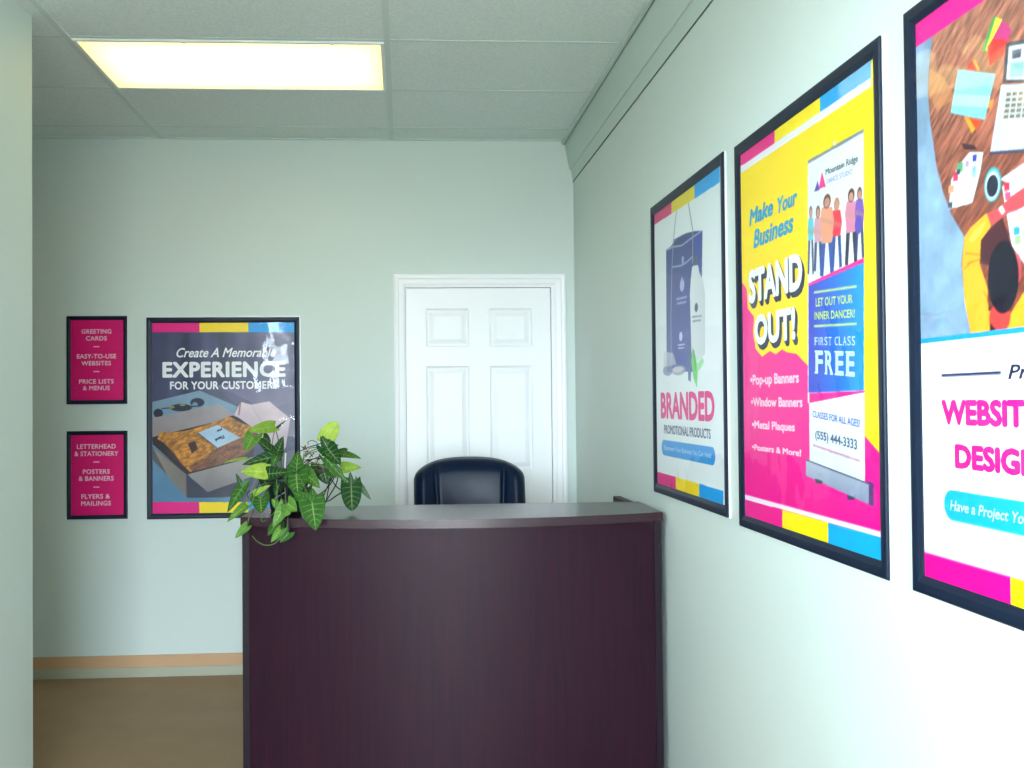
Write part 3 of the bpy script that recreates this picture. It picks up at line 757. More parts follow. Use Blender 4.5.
# ---- right wall poster: website design
def paint_p3(a, cv, W, Hh, fw):
    c6, c7, c8 = crop(890, 0, 4.27), crop(890, 170, 4.27), crop(890, 330, 2.477)
    zt = Hh-fw+.01; xr = W-fw+.01; zc = cv(*c7([(132, 742)])[0])[1]
    a.c[:] = (248, 250, 250)
    pic = [(0, zc), (xr, zc), (xr, zt), (0, zt)]
    a.grad(pic, (120, 52, 40), (168, 112, 92), raw=True); a.tex(pic, 30, .5, 5, .6, 6, raw=True)
    a.grad(c6([(165, 290), (230, 330), (280, 420), (200, 470), (165, 400)]), (190, 130, 80), (205, 140, 90), 'z', .6)
    a.poly(c6([(60, 180), (183, 158), (168, 270), (162, 400), (172, 520), (190, 650), (206, 760)]) + c7([(205, 0), (225, 90), (262, 190), (318, 285), (305, 400), (320, 560), (350, 720), (350, 800), (60, 800)]), (128, 156, 184))
    a.tex(c6([(60, 150), (183, 158), (165, 400), (206, 760)]) + c7([(318, 285), (350, 760), (60, 800)]), 22, .22, 9)
    # papers and swatches
    a.poly(c6([(440, 70), (475, 80), (412, 222), (392, 215)]), (70, 150, 80)); a.poly(c6([(452, 74), (480, 84), (422, 215), (408, 215)]), (220, 220, 60))
    a.poly(c6([(480, 85), (518, 125), (500, 190), (428, 185)]), (190, 50, 120)); a.poly(c6([(440, 165), (512, 170), (485, 235), (425, 283), (415, 200)]), (230, 50, 50))
    a.poly(c6([(330, 285), (350, 255), (385, 300), (330, 300)]), (200, 30, 50)); a.poly(c6([(352, 258), (366, 258), (385, 302), (372, 300)]), (240, 150, 60))
    a.poly(c6([(315, 495), (385, 520), (350, 570)]), (235, 150, 40)); a.poly(c6([(335, 500), (390, 515), (370, 560)]), (220, 70, 40)); a.poly(c6([(425, 430), (446, 425), (430, 465), (418, 460)]), (220, 140, 50))
    a.grad(c6([(290, 296), (450, 316), (405, 512), (258, 482)]), (122, 186, 196), (140, 196, 210)); a.poly(c6([(275, 400), (430, 410), (418, 460), (265, 450)]), (190, 220, 215), .6)
    a.poly(c6([(305, 612), (360, 620), (372, 640), (318, 638)]), (60, 40, 50))
    fan = c6([(262, 768), (290, 710), (340, 650), (398, 650)]) + c7([(385, 10), (352, 140), (250, 168)])
    a.poly(fan, (206, 220, 226))
    for (u, v, w_, c) in ((300, 715, 12, (80, 160, 110)), (282, 752, 10, (190, 50, 90)), (362, 675, 9, (50, 60, 160)), (360, 725, 9, (130, 170, 220)), (330, 700, 8, (180, 140, 190))):
        a.poly(c6([(u-w_, v-w_*1.6), (u+w_, v-w_*1.9), (u+w_*.8, v+w_*1.5), (u-w_*1.1, v+w_*1.7)]), c)
    for (u, v, w_, c) in ((280, 35, 10, (210, 50, 90)), (262, 82, 12, (230, 150, 110)), (292, 8, 8, (40, 50, 80)), (258, 150, 9, (50, 60, 80)), (360, 20, 9, (150, 180, 220))):
        a.poly(c7([(u-w_, v-w_*1.2), (u+w_, v-w_*1.5), (u+w_*.8, v+w_*1.2), (u-w_*1.1, v+w_*1.4)]), c)
    # laptop
    a.poly(c6([(495, 182), (1500, 20), (1480, 330), (482, 352)]), (36, 46, 74)); a.poly(c6([(508, 198), (1480, 45), (1460, 318), (496, 340)]), (196, 210, 222))
    a.poly(c6([(520, 215), (562, 205), (558, 245), (522, 252)]), (70, 76, 96)); a.poly(c6([(515, 268), (572, 262), (570, 325), (510, 330)]), (130, 176, 170))
    a.poly(c6([(475, 362), (1480, 330), (1540, 560), (428, 648)]), (190, 200, 206)); a.poly(c6([(428, 648), (1540, 560), (1540, 575), (428, 660)]), (50, 56, 90))
    for r_ in range(5):
        for q in range(14):
            x = 498+q*26-r_*3; y = 395+r_*24-q*2
            a.poly(c6([(x, y), (x+20, y-1), (x+18, y+15), (x-2, y+16)]), (120, 104, 84))
    # mug
    a.poly(c7([(470, 40), (572, -30), (700, -60), (700, 20), (520, 60)]), (200, 210, 222))
    a.ell(c7([(438, 62)])[0], c7([(476, 122)])[0], (60, 165, 180)); a.ell(c7([(437, 66)])[0], c7([(469, 116)])[0], (200, 225, 230)); a.ell(c7([(437, 68)])[0], c7([(463, 106)])[0], (24, 30, 52))
    # sheets at the right, person seen from above
    a.poly(c7([(478, 70), (700, 0), (760, 300), (572, 400), (520, 320)]), (196, 216, 222)); 
    for (u, v, c) in ((498, 72, (215, 40, 70)), (502, 112, (220, 80, 120)), (540, 262, (40, 150, 220)), (545, 300, (150, 200, 120)), (550, 200, (190, 200, 150))):
        a.poly(c7([(u-12, v-16), (u+12, v-20), (u+12, v+14), (u-10, v+18)]), c)
    a.poly(c7([(380, 300), (480, 200), (520, 330), (470, 420), (390, 400)]), (70, 30, 40))
    a.poly(c7([(410, 190), (470, 160), (520, 110), (600, 55), (640, 100), (560, 165), (500, 188), (430, 240)]), (200, 70, 80))
    a.poly(c7([(462, 165), (478, 150), (492, 178), (478, 192)]), (220, 215, 210))
    ora = (245, 164, 40)
    a.poly(c7([(318, 285), (345, 245), (412, 184), (432, 240), (388, 300), (382, 400), (415, 500), (420, 600), (500, 640), (572, 520), (700, 500), (760, 720), (350, 720), (320, 570), (308, 400)]), ora)
    a.poly(c7([(335, 300), (360, 260), (410, 215), (395, 260), (355, 310)]), (252, 190, 90), .7)
    for p, q in (((325, 355), (380, 362)), ((330, 400), (385, 380)), ((400, 520), (415, 545)), ((320, 420), (350, 390))):
        a.line(c7([p])[0], c7([q])[0], .0025, (170, 100, 20), .7)
    a.ell(c7([(468, 630)])[0], c7([(515, 692)])[0], (205, 62, 60)); a.poly(c7([(425, 650), (460, 690), (500, 690), (510, 720), (430, 720)]), (60, 24, 30))
    a.ell(c7([(545, 420)])[0], c7([(562, 480)])[0], (190, 70, 80))
    a.ell(c7([(482, 458)])[0], c7([(552, 602)])[0], (16, 18, 36), 1, .08); a.tex(c7([(410, 320), (555, 320), (555, 600), (410, 600)]), 60, .3, 4)
    a.poly([(0, zc), (xr, zc), (xr, zc+.008), (0, zc+.008)], (20, 150, 226), raw=True)
    a.poly([(0, 0), (xr, 0), (xr, zc), (0, zc)], (248, 250, 250), raw=True)
    # bars in sheet measures
    zb0 = cv(*c8([(86, 549)])[0])[1]; zt0_ = cv(*c6([(107, 206)])[0])[1]; x0 = fw-.006; third = (W-2*fw)/3
    for i, c in enumerate(((240, 0, 140), (252, 228, 10), (10, 160, 230))):
        a.poly([(x0+i*third, 0), (x0+.006*(i == 2)+(i+1)*third+.006, 0), (x0+(i+1)*third+.006, zb0), (x0+i*third, zb0)], c, raw=True)
        a.poly([(x0+i*third, zt0_), (x0+(i+1)*third+.006, zt0_), (x0+(i+1)*third+.006, Hh), (x0+i*third, Hh)], c, raw=True)
    L0 = cv(*c8([(127, 113)])[0]); L1 = cv(*c8([(275, 106)])[0])
    a.poly([(L0[0], L0[1]-.003), (L1[0], L0[1]-.003), (L1[0], L0[1]+.003), (L0[0], L0[1]+.003)], (30, 38, 80), raw=True)
    a.poly([(W-L0[0], L0[1]-.003), (W-L1[0], L0[1]-.003), (W-L1[0], L0[1]+.003), (W-L0[0], L0[1]+.003)], (30, 38, 80), raw=True)
    o = []
    p0, p1 = cv(*c8([(293, 86)])[0]), cv(*c8([(293, 122)])[0])
    o.append(lambda p: text('lead_in_lettering', p, 'Professional', (p0[0], p0[1]), (W-p0[0], p1[1]), NAVY, YTX, bold=.02, shear=.25))
    w0, w1 = cv(*c8([(128, 173)])[0]), cv(*c8([(128, 234)])[0])
    o.append(lambda p: text('headline', p, 'WEBSITE', (w0[0], w0[1]), (.352, w1[1]), PINKT, YTX, bold=.055))
    e0, e1 = cv(*c8([(161, 282)])[0]), cv(*c8([(161, 342)])[0])
    o.append(lambda p: text('headline', p, 'DESIGN', (e0[0], e0[1]), (.357, e1[1]), PINKT, YTX, bold=.055))
    q0, q1 = cv(*c8([(133, 392)])[0]), cv(*c8([(133, 468)])[0]); r = (q0[1]-q1[1])/2; pill = []
    for (ccx, s0) in ((W-q0[0]-r, -90), (q0[0]+r, 90)):
        for j in range(13): g = math.radians(s0+15*j); pill.append((ccx+r*math.cos(g), q1[1]+r+r*math.sin(g)))
    a.poly(pill, (20, 170, 214), raw=True)
    h = 2*r
    o.append(lambda p: text('pill_lettering', p, "Have a Project You'd Like to Discuss With Us Today?", (q0[0]+.020, q0[1]-h*.33), (W-q0[0]-.020, q1[1]+h*.34), SKYT, YTX, bold=.015, shear=.2))
    return o
for (y0, z0, z1, lab, pf, st, Wd) in (
    (3.545, 1.0911, 2.135, 'poster on the right wall headed BRANDED, showing a navy tote bag and white bottle', paint_p1, .0025, .8176),
    (2.6286, 1.0818, 2.122, 'poster on the right wall in yellow and magenta, reading STAND OUT!', paint_p2, .002, .821),
    (1.7167, 1.081, 2.127, 'poster on the right wall nearest the viewer, headed WEBSITE DESIGN', paint_p3, .0022, .818)):
    poster('framed_poster', lab, (R, y0, z0), -math.pi/2, Wd, z1-z0, .032, conv_right(y0, z0), st, pf)

# ------------------------------------------------------------------ reception desk
ZT = 1.033; DX0, DX1 = -.572, .903
def fy(x, off=0.):
    s = (x-DX0)/(DX1-DX0); return 3.430+(3.388-3.430)*s - .142*(1-(2*s-1)**2) + off
desk = thing('reception_desk', 'dark mahogany reception desk with a bowed front in front of the white door', 'desk', ((DX0+DX1)/2, 3.6, 0))
OFF = Vector(((DX0+DX1)/2, 3.6, 0))
def rel(bm):
    bmesh.ops.translate(bm, verts=bm.verts[:], vec=-OFF); return bm
n = 40; YB = 3.745
b = NB(); front = [(DX0+(DX1-DX0)*i/n, fy(DX0+(DX1-DX0)*i/n)) for i in range(n+1)]
prism(b, front+[(DX1, YB), (DX0, YB)], 'z', ZT-.030, ZT)
bmesh.ops.bevel(b, geom=[e for e in b.edges if abs(e.verts[0].co.z-e.verts[1].co.z) < 1e-5 and len(e.link_faces) == 2 and e.calc_face_angle(0) > .8], offset=.0018, segments=2, affect='EDGES')
link('countertop', rel(b), TOPW, desk)
b = NB(); xa, xb = DX0+.028, DX1-.028
fr = [(xa+(xb-xa)*i/n, fy(xa+(xb-xa)*i/n, .028)) for i in range(n+1)]
prism(b, fr+[(x, y+.022) for x, y in reversed(fr)], 'z', .012, ZT-.030)
link('front_panel', rel(b), WOOD, desk)
for x0, x1, ys, ye in ((DX0+.003, DX0+.028, 3.445, YB-.006), (DX1-.028, DX1-.003, 3.403, YB-.006)):
    b = NB(); box(b, x0, x1, ys, ye, 0, ZT-.030, bev=.001); link('side_panel', rel(b), EDGE, desk)
b = NB(); box(b, DX1-.050, DX1-.020, YB+.002, 3.975, .74, ZT, bev=.001); link('return_panel', rel(b), WOOD, desk)
b = NB(); box(b, DX0+.029, DX1-.051, 3.50, 3.90, .715, .74, bev=.001); link('work_surface', rel(b), WOOD, desk)
for x0, x1 in ((DX0+.003, DX0+.028), (DX1-.050, DX1-.022)):
    b = NB(); box(b, x0, x1, YB, 3.90, 0, .738, bev=.001); link('end_panel', rel(b), WOOD, desk)

# ------------------------------------------------------------------ office chair
CHX, CHY = .298, 4.50
ch = thing('office_chair', 'navy-black leather office chair behind the reception desk', 'chair', (CHX, CHY-.30, 0), math.pi)
# chair local: +y is the way the sitter faces; sitter faces the viewer, so the root is turned about z
def back_mesh():
    me = bpy.data.meshes.new('backrest'); nu, nv = 72, 60; hw0 = .258; zb, ztop = .52, 1.168
    vs, fs = [], []
    def half(z):   # half width with a shouldered, arched top
        t = (z-zb)/(ztop-zb)
        w = .215+.043*min(1, t/.5)**.8
        return w
    def topz(s):   # top outline across the width
        a = abs(s); return ztop-.10*(1-max(0, 1-a**2.6)**.55)
    for side in (0, 1):
        for j in range(nv+1):
            for i in range(nu+1):
                s = -1+2*i/nu; tt = j/nv
                zt_ = topz(s); z = zb+(zt_-zb)*tt
                x = half(z)*s*(1-.0*tt)
                # pillow
                ed = min(1, (1-abs(s))/.2); et = min(1, (1-tt)/.10); eb = min(1, tt/.06)
                pil = math.sqrt(max(0, 1-(1-ed)**2))*math.sqrt(max(0, 1-(1-et)**2))*math.sqrt(max(0, 1-(1-eb)**2))
                th = .058*pil
                g = .62-.10*(1-tt)           # seam between centre panel and side bolsters
                if side == 0:
                    d = abs(abs(s)-g)
                    th -= .017*math.exp(-(d/.030)**2)*pil
                    th += .012*math.exp(-((abs(s)-.82)/.12)**2)*pil
                    th += .012*(1-min(1, (s/g)**2))*(.6+.4*math.cos(tt*14))*pil if abs(s) < g else 0
                rec = -.13*(tt-.2)           # reclined backwards
                wrap = .05*s*s
                y = (rec+wrap+th) if side == 0 else (rec+wrap-th*.6)
                vs.append((x, y, z))
    N1 = (nu+1)*(nv+1)
    for side in (0, 1):
        for j in range(nv):
            for i in range(nu):
                q = [side*N1+j*(nu+1)+i, side*N1+j*(nu+1)+i+1, side*N1+(j+1)*(nu+1)+i+1, side*N1+(j+1)*(nu+1)+i]
                fs.append(q[::-1] if side == 0 else q)
    me.from_pydata(vs, [], fs); bm = NB(); bm.from_mesh(me)
    bmesh.ops.remove_doubles(bm, verts=bm.verts[:], dist=.0006)
    return bm
bb = back_mesh(); bmesh.ops.translate(bb, verts=bb.verts[:], vec=(0, -.27, 0))
link('backrest', bb, LEATH, ch, True)
b = NB(); box(b, -.26, .26, -.24, .26, .43, .53)
bmesh.ops.subdivide_edges(b, edges=b.edges[:], cuts=4, use_grid_fill=True)
bmesh.ops.smooth_vert(b, verts=b.verts[:], factor=.6, use_axis_x=True, use_axis_y=True, use_axis_z=True)
o = link('seat', b, LEATH, ch, True); md = o.modifiers.new('s', 'SUBSURF'); md.levels = md.render_levels = 2
for s in (-1, 1):
    b = NB(); tube(b, spline([(s*.27, -.20, .50), (s*.31, -.18, .64), (s*.31, -.05, .70), (s*.31, .12, .70), (s*.30, .20, .62), (s*.27, .14, .46)], 8), .016, 10)
    arm = link('armrest', b, PLAST, ch, True)
    b = NB(); box(b, s*.31-.03, s*.31+.03, -.14, .15, .700, .728, bev=.01); link('arm_pad', b, LEATH, arm, True)
b = NB(); lathe(b, [(.03, .10), (.03, .28), (.018, .281), (.018, .42), (.07, .425), (.07, .44)], 20); link('gas_column', b, STEEL, ch, True)
for i in range(5):
    a_ = 2*math.pi*i/5+.3; dx, dy = math.cos(a_), math.sin(a_)
    b = NB(); tube(b, [(dx*.02, dy*.02, .135), (dx*.15, dy*.15, .125), (dx*.30, dy*.30, .085)], .026, 10, .016); lg = link('leg', b, PLAST, ch, True)
    b = NB()
    for s in (-1, 1):
        c0 = Vector((dx*.30-dy*s*.016, dy*.30+dx*s*.016, .028)); tube(b, [c0, c0+Vector((-dy*s*.014, dx*s*.014, 0))], .028, 16)
    tube(b, [(dx*.30, dy*.30, .045), (dx*.30, dy*.30, .09)], .008, 8); link('caster', b, PLAST, lg)

# ------------------------------------------------------------------ potted plant
def leaf_mat():
    m = bpy.data.materials.new('arrowhead_leaf'); m.use_nodes = True
    nt = m.node_tree; N = nt.nodes; L = nt.links; b = N['Principled BSDF']
    b.inputs['Roughness'].default_value = .38; b.inputs['Specular IOR Level'].default_value = .3
    uv = N.new('ShaderNodeUVMap'); uv.uv_map = 'leaf'; sx = N.new('ShaderNodeSeparateXYZ'); L.new(uv.outputs[0], sx.inputs[0])
    def m_(op, a, c=None, d=None):
        n = N.new('ShaderNodeMath'); n.operation = op
        for i, q in enumerate((a, c, d)):
            if q is None: continue
            if isinstance(q, (int, float)): n.inputs[i].default_value = q
            else: L.new(q, n.inputs[i])
        return n.outputs[0]
    t = sx.outputs[0]; s = m_('ABSOLUTE', m_('SUBTRACT', m_('MULTIPLY', sx.outputs[1], 2.0), 1.0))
    mid = m_('SUBTRACT', 1.0, m_('SMOOTH_MIN', m_('DIVIDE', s, .085), 1.0, .2))
    ph = m_('FRACT', m_('MULTIPLY', m_('SUBTRACT', t, m_('MULTIPLY', s, .22)), 6.0))
    lat = m_('MAXIMUM', m_('SUBTRACT', 1.0, m_('DIVIDE', m_('ABSOLUTE', m_('SUBTRACT', ph, .5)), .13)), 0.0)
    lat = m_('MULTIPLY', lat, m_('SUBTRACT', .75, m_('MULTIPLY', s, .6)))
    v = m_('MAXIMUM', m_('MAXIMUM', mid, lat), 0.0)
    oi = N.new('ShaderNodeObjectInfo'); mx = N.new('ShaderNodeMix'); mx.data_type = 'RGBA'
    hs = N.new('ShaderNodeMix'); hs.data_type = 'RGBA'; hs.inputs['Factor'].default_value = .55; hs.inputs['B'].default_value = (.66, .82, .32, 1)
    L.new(oi.outputs['Color'], hs.inputs['A']); L.new(oi.outputs['Color'], mx.inputs['A']); L.new(hs.outputs['Result'], mx.inputs['B'])
    L.new(m_('MULTIPLY', v, .8), mx.inputs['Factor'])
    # mottling
    tc = N.new('ShaderNodeTexCoord'); no = N.new('ShaderNodeTexNoise'); no.inputs['Scale'].default_value = 45; L.new(tc.outputs['Object'], no.inputs[0])
    m2 = N.new('ShaderNodeMix'); m2.data_type = 'RGBA'; m2.blend_type = 'MULTIPLY'; m2.inputs['Factor'].default_value = .5
    rp = N.new('ShaderNodeValToRGB'); rp.color_ramp.elements[0].color = (.5, .6, .5, 1); rp.color_ramp.elements[0].position = .3; rp.color_ramp.elements[1].color = (1.2, 1.2, 1.1, 1); rp.color_ramp.elements[1].position = .7
    L.new(no.outputs[0], rp.inputs[0]); L.new(mx.outputs['Result'], m2.inputs['A']); L.new(rp.outputs[0], m2.inputs['B'])
    L.new(m2.outputs['Result'], b.inputs['Base Color'])
    tr = N.new('ShaderNodeBsdfTranslucent'); L.new(m2.outputs['Result'], tr.inputs['Color']); ms = N.new('ShaderNodeMixShader'); ms.inputs[0].default_value = .3
    L.new(b.outputs[0], ms.inputs[1]); L.new(tr.outputs[0], ms.inputs[2]); L.new(ms.outputs[0], N['Material Output'].inputs['Surface'])
    return m
LEAF = leaf_mat()
STEM = mat('plant_stem', (.10, .16, .05, 1), .5, .4); DSTEM = mat('dark_aerial_stem', (.012, .014, .02, 1), .5, .4); TWIG = mat('dry_brown_twig', (.17, .055, .045, 1), .8, .2)
POT = mat('dark_pot', (.012, .017, .035, 1), .4, .4); SOIL = mat('potting_soil', (.03, .02, .015, 1), .95, .1, bump=1, bscale=90, var=.4, vscale=60); STAKE = mat('white_stake', (.75, .74, .66, 1), .5, .4)
pc = P(286, 500, y=3.575); PX, PY = pc.x, 3.575
plant = thing('potted_plant', 'green arrowhead vine in a dark pot on the left end of the desk', 'plant', (PX, PY, ZT))
O = Vector((PX, PY, ZT))
b = NB(); lathe(b, [(.050, 0), (.054, .002), (.070, .108), (.076, .109), (.077, .128), (.071, .128), (.068, .112)], 40); link('pot', b, POT, plant, True)
b = NB(); lathe(b, [(.0662, .100), (.0668, .108), (.03, .116), (.004, .118)], 40); link('soil', b, SOIL, plant, True)
def leaf(A, Tp, wid, tone, facing=(0, -1, .35), cup=.12, droop=.10, lobe=.30, twist=0., base=.72, pw=1.55, qw=.85):
    """A = where the stalk joins, Tp = tip, wid = full width (m)"""
    A, Tp = A-O, Tp-O; ax = Tp-A; L_ = ax.length; ax.normalize()
    nrm = Vector(facing); nrm = (nrm-ax*nrm.dot(ax)).normalized(); nrm = (Matrix.Rotation(twist, 3, ax) @ nrm)
    side = nrm.cross(ax)
    nt_, ns = 22, 14; vs, uvs, fs = [], [], []
    for i in range(nt_+1):
        t = i/nt_
        shp = (max(0, 1-t**pw))**qw*(base+(1.04-base)*math.sin(min(1, t/.35)*math.pi/2))
        for j in range(ns+1):
            s = -1+2*j/ns; a = abs(s)
            back = lobe*(a**1.2)*(1-t)**2.2 - .10*max(0, a-.8)/.2*(1-t)**4*lobe
            x = L_*(t-back); yy = wid/2*s*shp
            h = cup*wid*a**1.3*(1-.5*t) - droop*L_*(t*t-t) - droop*.6*L_*back*1.2
            h += .012*wid*math.sin(s*9+t*7)
            vs.append(A+ax*x+side*yy+nrm*h); uvs.append((t, (s+1)/2))
    for i in range(nt_):
        for j in range(ns):
            q = i*(ns+1)+j; fs.append((q, q+ns+1, q+ns+2, q+1))
    me = bpy.data.meshes.new('leaf'); me.from_pydata(vs, [], fs); uvl = me.uv_layers.new(name='leaf')
    for lp in me.loops: uvl.data[lp.index].uv = uvs[lp.vertex_index]
    o = link('leaf', me, LEAF, plant, True)
    md = o.modifiers.new('t', 'SOLIDIFY'); md.thickness = .0006
    o.color = tone
    return o
DK, MD, LG, LM, YL = (.011, .065, .014, 1), (.034, .135, .016, 1), (.11, .26, .035, 1), (.27, .42, .05, 1), (.42, .55, .08, 1)
kp = lambda x, y, Y: P(220+x/5.488, 410+y/5.488, y=Y)
px = 1/5.488/975.67
def LF(ax, ay, Ya, tx, ty, Yt, w, tone, stem=True, **k):
    A = kp(ax, ay, Ya); B = kp(tx, ty, Yt); leaf(A, B, w*1.26*px*(Ya+Yt)/2, tone, **k)
    if stem:
        root = Vector((random.uniform(-.03, .03), random.uniform(-.03, .03), .112)); a = A-O
        mid = (root+a)/2+Vector((random.uniform(-.015, .015), random.uniform(-.01, .02), .03 if a.z > .1 else .07))
        if a.z < .04: # goes over the front edge of the desk
            mid = Vector((a.x*.7, min(a.y*.8, -.13), .10)); 
        b = NB(); tube(b, spline([root, mid, a], 8), .0017, 6); link('stem', b, STEM if (ax+ay) % 3 else DSTEM, plant, True)
# upper left group
LF(300, 90, 3.53, 158, 116, 3.46, 62, LM, lobe=.12, pw=2, qw=.7)
LF(182, 148, 3.50, 138, 226, 3.46, 80, LG, lobe=.5)
LF(300, 110, 3.56, 362, 57, 3.55, 14, DK, lobe=.1)
LF(312, 250, 3.52, 348, 143, 3.50, 58, DK, lobe=.1)
LF(312, 252, 3.53, 192, 158, 3.49, 62, DK, stem=False, lobe=.1, facing=(0, -.8, .6))
LF(312, 252, 3.51, 122, 302, 3.46, 66, DK, stem=False, lobe=.12)
LF(312, 250, 3.50, 286, 310, 3.47, 46, MD, stem=False, lobe=.1)
LF(235, 150, 3.56, 280, 178, 3.54, 50, DK, lobe=.2)
LF(148, 268, 3.50, 22, 292, 3.44, 28, YL, lobe=.1, facing=(0, -.5, .9))
LF(268, 338, 3.48, 114, 342, 3.42, 80, YL, lobe=.1, pw=2, qw=.8)
LF(262, 352, 3.47, 372, 342, 3.44, 74, DK, lobe=.35)
# centre
LF(330, 400, 3.50, 300, 470, 3.46, 60, DK, lobe=.3)
LF(250, 400, 3.52, 208, 352, 3.50, 50, DK, lobe=.3)
LF(395, 360, 3.55, 362, 440, 3.53, 60, DK, lobe=.3)
LF(470, 430, 3.48, 452, 500, 3.44, 60, DK, lobe=.3)
LF(405, 480, 3.42, 392, 540, 3.38, 50, MD, lobe=.3)
LF(615, 190, 3.56, 560, 250, 3.55, 60, DK, lobe=.3)
LF(600, 330, 3.56, 640, 372, 3.54, 50, MD, lobe=.2)
LF(418, 352, 3.49, 430, 222, 3.47, 84, MD, lobe=.2)
LF(418, 350, 3.46, 428, 476, 3.42, 122, MD, lobe=.35, stem=False, base=.9)
LF(470, 345, 3.54, 548, 428, 3.52, 72, LG, lobe=.3)
LF(505, 505, 3.325, 527, 662, 3.285, 120, MD, lobe=.3, base=.85, pw=1.9)
LF(505, 512, 3.325, 396, 450, 3.36, 70, MD, lobe=.05, stem=False)
LF(508, 515, 3.33, 508, 430, 3.35, 60, MD, lobe=.05, stem=False)
LF(560, 300, 3.58, 590, 408, 3.57, 112, DK, lobe=.3)
LF(480, 420, 3.60, 400, 440, 3.58, 80, DK, lobe=.3)
# left hanging
LF(122, 425, 3.46, 42, 562, 3.41, 58, MD, lobe=.2)
LF(122, 425, 3.46, 88, 348, 3.47, 24, DK, lobe=.05, stem=False)
LF(122, 425, 3.46, 168, 378, 3.46, 34, MD, lobe=.05, stem=False)
LF(146, 522, 3.42, 40, 616, 3.37, 50, LG, lobe=.15, facing=(0, -.7, .6))
LF(222, 490, 3.44, 228, 572, 3.40, 92, MD, lobe=.6)
LF(180, 462, 3.45, 280, 412, 3.44, 32, LM, lobe=.1)
LF(222, 480, 3.45, 172, 520, 3.43, 34, LG, lobe=.1, stem=False)
LF(352, 530, 3.35, 292, 648, 3.335, 64, LG, lobe=.3)
LF(345, 528, 3.355, 388, 486, 3.41, 40, LG, lobe=.05, stem=False)
LF(318, 530, 3.37, 284, 488, 3.39, 36, LG, lobe=.1)
LF(370, 512, 3.35, 424, 556, 3.33, 74, LG, lobe=.3)
LF(362, 560, 3.34, 352, 588, 3.33, 50, LG, lobe=.3)
# below the desk edge
LF(300, 640, 3.36, 262, 690, 3.335, 46, MD, lobe=.3)
LF(335, 655, 3.35, 280, 728, 3.33, 46, LG, lobe=.3)
LF(378, 672, 3.35, 330, 728, 3.335, 56, MD, lobe=.35)
LF(330, 630, 3.37, 350, 660, 3.35, 44, DK, lobe=.3)
LF(148, 636, 3.40, 84, 704, 3.38, 44, LG, lobe=.25)
# right group
LF(566, 178, 3.55, 644, 66, 3.53, 78, YL, lobe=.08, cup=.05, base=.7, pw=4, qw=.7)
LF(590, 210, 3.53, 664, 302, 3.49, 88, DK, lobe=.45)
LF(590, 206, 3.54, 552, 138, 3.55, 46, DK, lobe=.05, stem=False)
LF(645, 240, 3.55, 772, 268, 3.52, 58, MD, lobe=.2, facing=(0, -.6, .8))
LF(690, 232, 3.57, 640, 222, 3.56, 40, DK, lobe=.2, stem=False)
LF(662, 318, 3.53, 776, 316, 3.50, 60, LM, lobe=.15)
LF(578, 262, 3.51, 702, 404, 3.48, 46, MD, lobe=.15)
LF(720, 410, 3.52, 726, 556, 3.48, 90, DK, lobe=.3, base=.9, pw=3, qw=.7)
LF(722, 412, 3.52, 714, 338, 3.53, 28, DK, lobe=.05, stem=False)
LF(720, 388, 3.53, 690, 374, 3.53, 20, DK, lobe=.05, stem=False)
LF(738, 384, 3.54, 828, 492, 3.52, 38, (.09, .16, .09, 1), lobe=.1)
def vine(pts, r, m, name='stem', n=8):
    b = NB(); tube(b, [p-O for p in spline([kp(*p) for p in pts], n)], r, 6); return link(name, b, m, plant, True)
vine([(545, 205, 3.56), (528, 176, 3.55), (500, 168, 3.55), (482, 178, 3.55), (488, 190, 3.55)], .0014, DSTEM, 'tendril')
vine([(545, 212, 3.56), (520, 206, 3.56), (490, 212, 3.55), (474, 235, 3.55)], .0011, DSTEM, 'tendril')
for q in ([(640, 340, 3.58), (610, 400, 3.60), (560, 455, 3.60), (500, 480, 3.60)], [(628, 350, 3.56), (590, 420, 3.58), (560, 485, 3.60), (520, 500, 3.61)],
          [(650, 330, 3.55), (640, 400, 3.57), (600, 470, 3.60), (570, 512, 3.61), (540, 492, 3.62)], [(610, 380, 3.58), (650, 430, 3.56), (700, 440, 3.54), (722, 412, 3.52)],
          [(690, 440, 3.54), (640, 470, 3.57), (590, 500, 3.60), (540, 488, 3.62)], [(600, 390, 3.60), (590, 460, 3.61), (575, 515, 3.61), (545, 505, 3.63)]):
    vine(q, .0021, DSTEM)
vine([(372, 590, 3.37), (368, 640, 3.35), (340, 690, 3.34), (300, 732, 3.335), (250, 742, 3.34), (205, 722, 3.35), (178, 692, 3.37)], .0017, STEM)
vine([(300, 560, 3.41), (270, 590, 3.40), (240, 612, 3.39), (226, 600, 3.39), (250, 570, 3.41)], .0013, STEM)
vine([(358, 450, 3.45), (330, 468, 3.43), (300, 484, 3.42)], .0013, mat('pale_stem', (.5, .5, .38, 1), .5, .4))
vine([(192, 520, 3.45), (150, 470, 3.44), (165, 440, 3.45)], .0016, DSTEM)
vine([(186, 540, 3.41), (176, 575, 3.41), (156, 590, 3.41)], .0014, DSTEM)
for i in range(26):     # dry twiggy tangle on the right side of the pot
    a = (random.uniform(428, 550), random.uniform(215, 335), random.uniform(3.54, 3.60)); c = (a[0]+random.uniform(-35, 35), a[1]+random.uniform(-30, 30), a[2]+random.uniform(-.02, .02))
    m_ = ((a[0]+c[0])/2+random.uniform(-12, 12), (a[1]+c[1])/2+random.uniform(-12, 12), a[2]); vine([a, m_, c], random.uniform(.001, .0022), TWIG, 'dry_twig', 4)
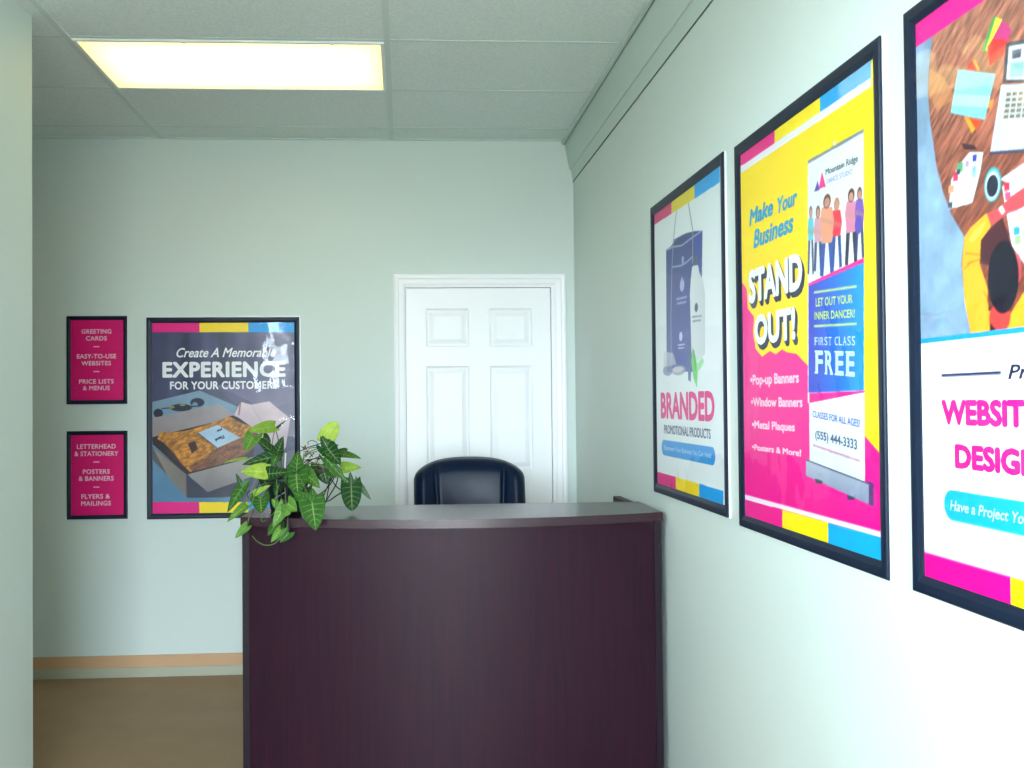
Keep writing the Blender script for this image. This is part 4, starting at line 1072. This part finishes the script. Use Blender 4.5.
vine([(470, 430, 3.58), (478, 340, 3.57), (490, 270, 3.57)], .0022, TWIG, 'dry_twig'); vine([(450, 430, 3.58), (445, 320, 3.57), (430, 225, 3.57)], .0018, TWIG, 'dry_twig'); vine([(500, 440, 3.6), (520, 330, 3.58), (548, 240, 3.56)], .0018, TWIG, 'dry_twig')
for q in ((360, 236, 352, 420), (450, 240, 448, 420)):
    b = NB(); A = kp(q[0], q[1], 3.54)-O; B = kp(q[2], q[3], 3.56)-O
    tube(b, [A, B], .0026, 8); link('stake', b, STAKE, plant)['label'] = 'white plastic stake'

# ------------------------------------------------------------------ daylight
w = bpy.data.worlds.new('overcast_daylight'); S.world = w; w.use_nodes = True
N = w.node_tree.nodes; L = w.node_tree.links; bg = N['Background']
tc = N.new('ShaderNodeTexCoord'); sx = N.new('ShaderNodeSeparateXYZ'); rp = N.new('ShaderNodeValToRGB')
L.new(tc.outputs['Generated'], sx.inputs[0]); mr = N.new('ShaderNodeMapRange'); mr.inputs[1].default_value = -1; mr.inputs[2].default_value = 1
L.new(sx.outputs[2], mr.inputs[0]); L.new(mr.outputs[0], rp.inputs[0]); L.new(rp.outputs[0], bg.inputs[0])
e = rp.color_ramp.elements; e[0].position = .47; e[0].color = (.11, .12, .12, 1); e[1].position = 1.0; e[1].color = (.78, .91, 1, 1); h = e.new(.52); h.color = (.42, .50, .56, 1)
SKY = 72.0
bg.inputs[1].default_value = SKY
def portal(name, loc, rot, sx_, sy_):
    l = bpy.data.lights.new(name, 'AREA'); l.shape = 'RECTANGLE'; l.size = sx_; l.size_y = sy_; l.cycles.is_portal = True
    o = bpy.data.objects.new(name, l); C.objects.link(o); o.location = loc; o.rotation_euler = rot
portal('window_daylight_front', ((FW0+FW1)/2, YF-WT-.01, (FWZ0+FWZ1)/2), (math.radians(90), 0, 0), FW1-FW0, FWZ1-FWZ0)
portal('window_daylight_side', (XP-WT-.01, (LW0+LW1)/2, (LWZ0+LWZ1)/2), (math.radians(90), 0, math.radians(-90)), LW1-LW0, LWZ1-LWZ0)

S.view_settings.view_transform = 'Standard'; S.view_settings.look = 'None'; S.view_settings.gamma = 1
S.view_settings.use_curve_mapping = False; S.view_settings.exposure = -0.06
S.cycles.use_denoising = True
S.cycles.max_bounces = 12; S.cycles.diffuse_bounces = 8; S.cycles.transparent_max_bounces = 16
S.cycles.sample_clamp_indirect = 8
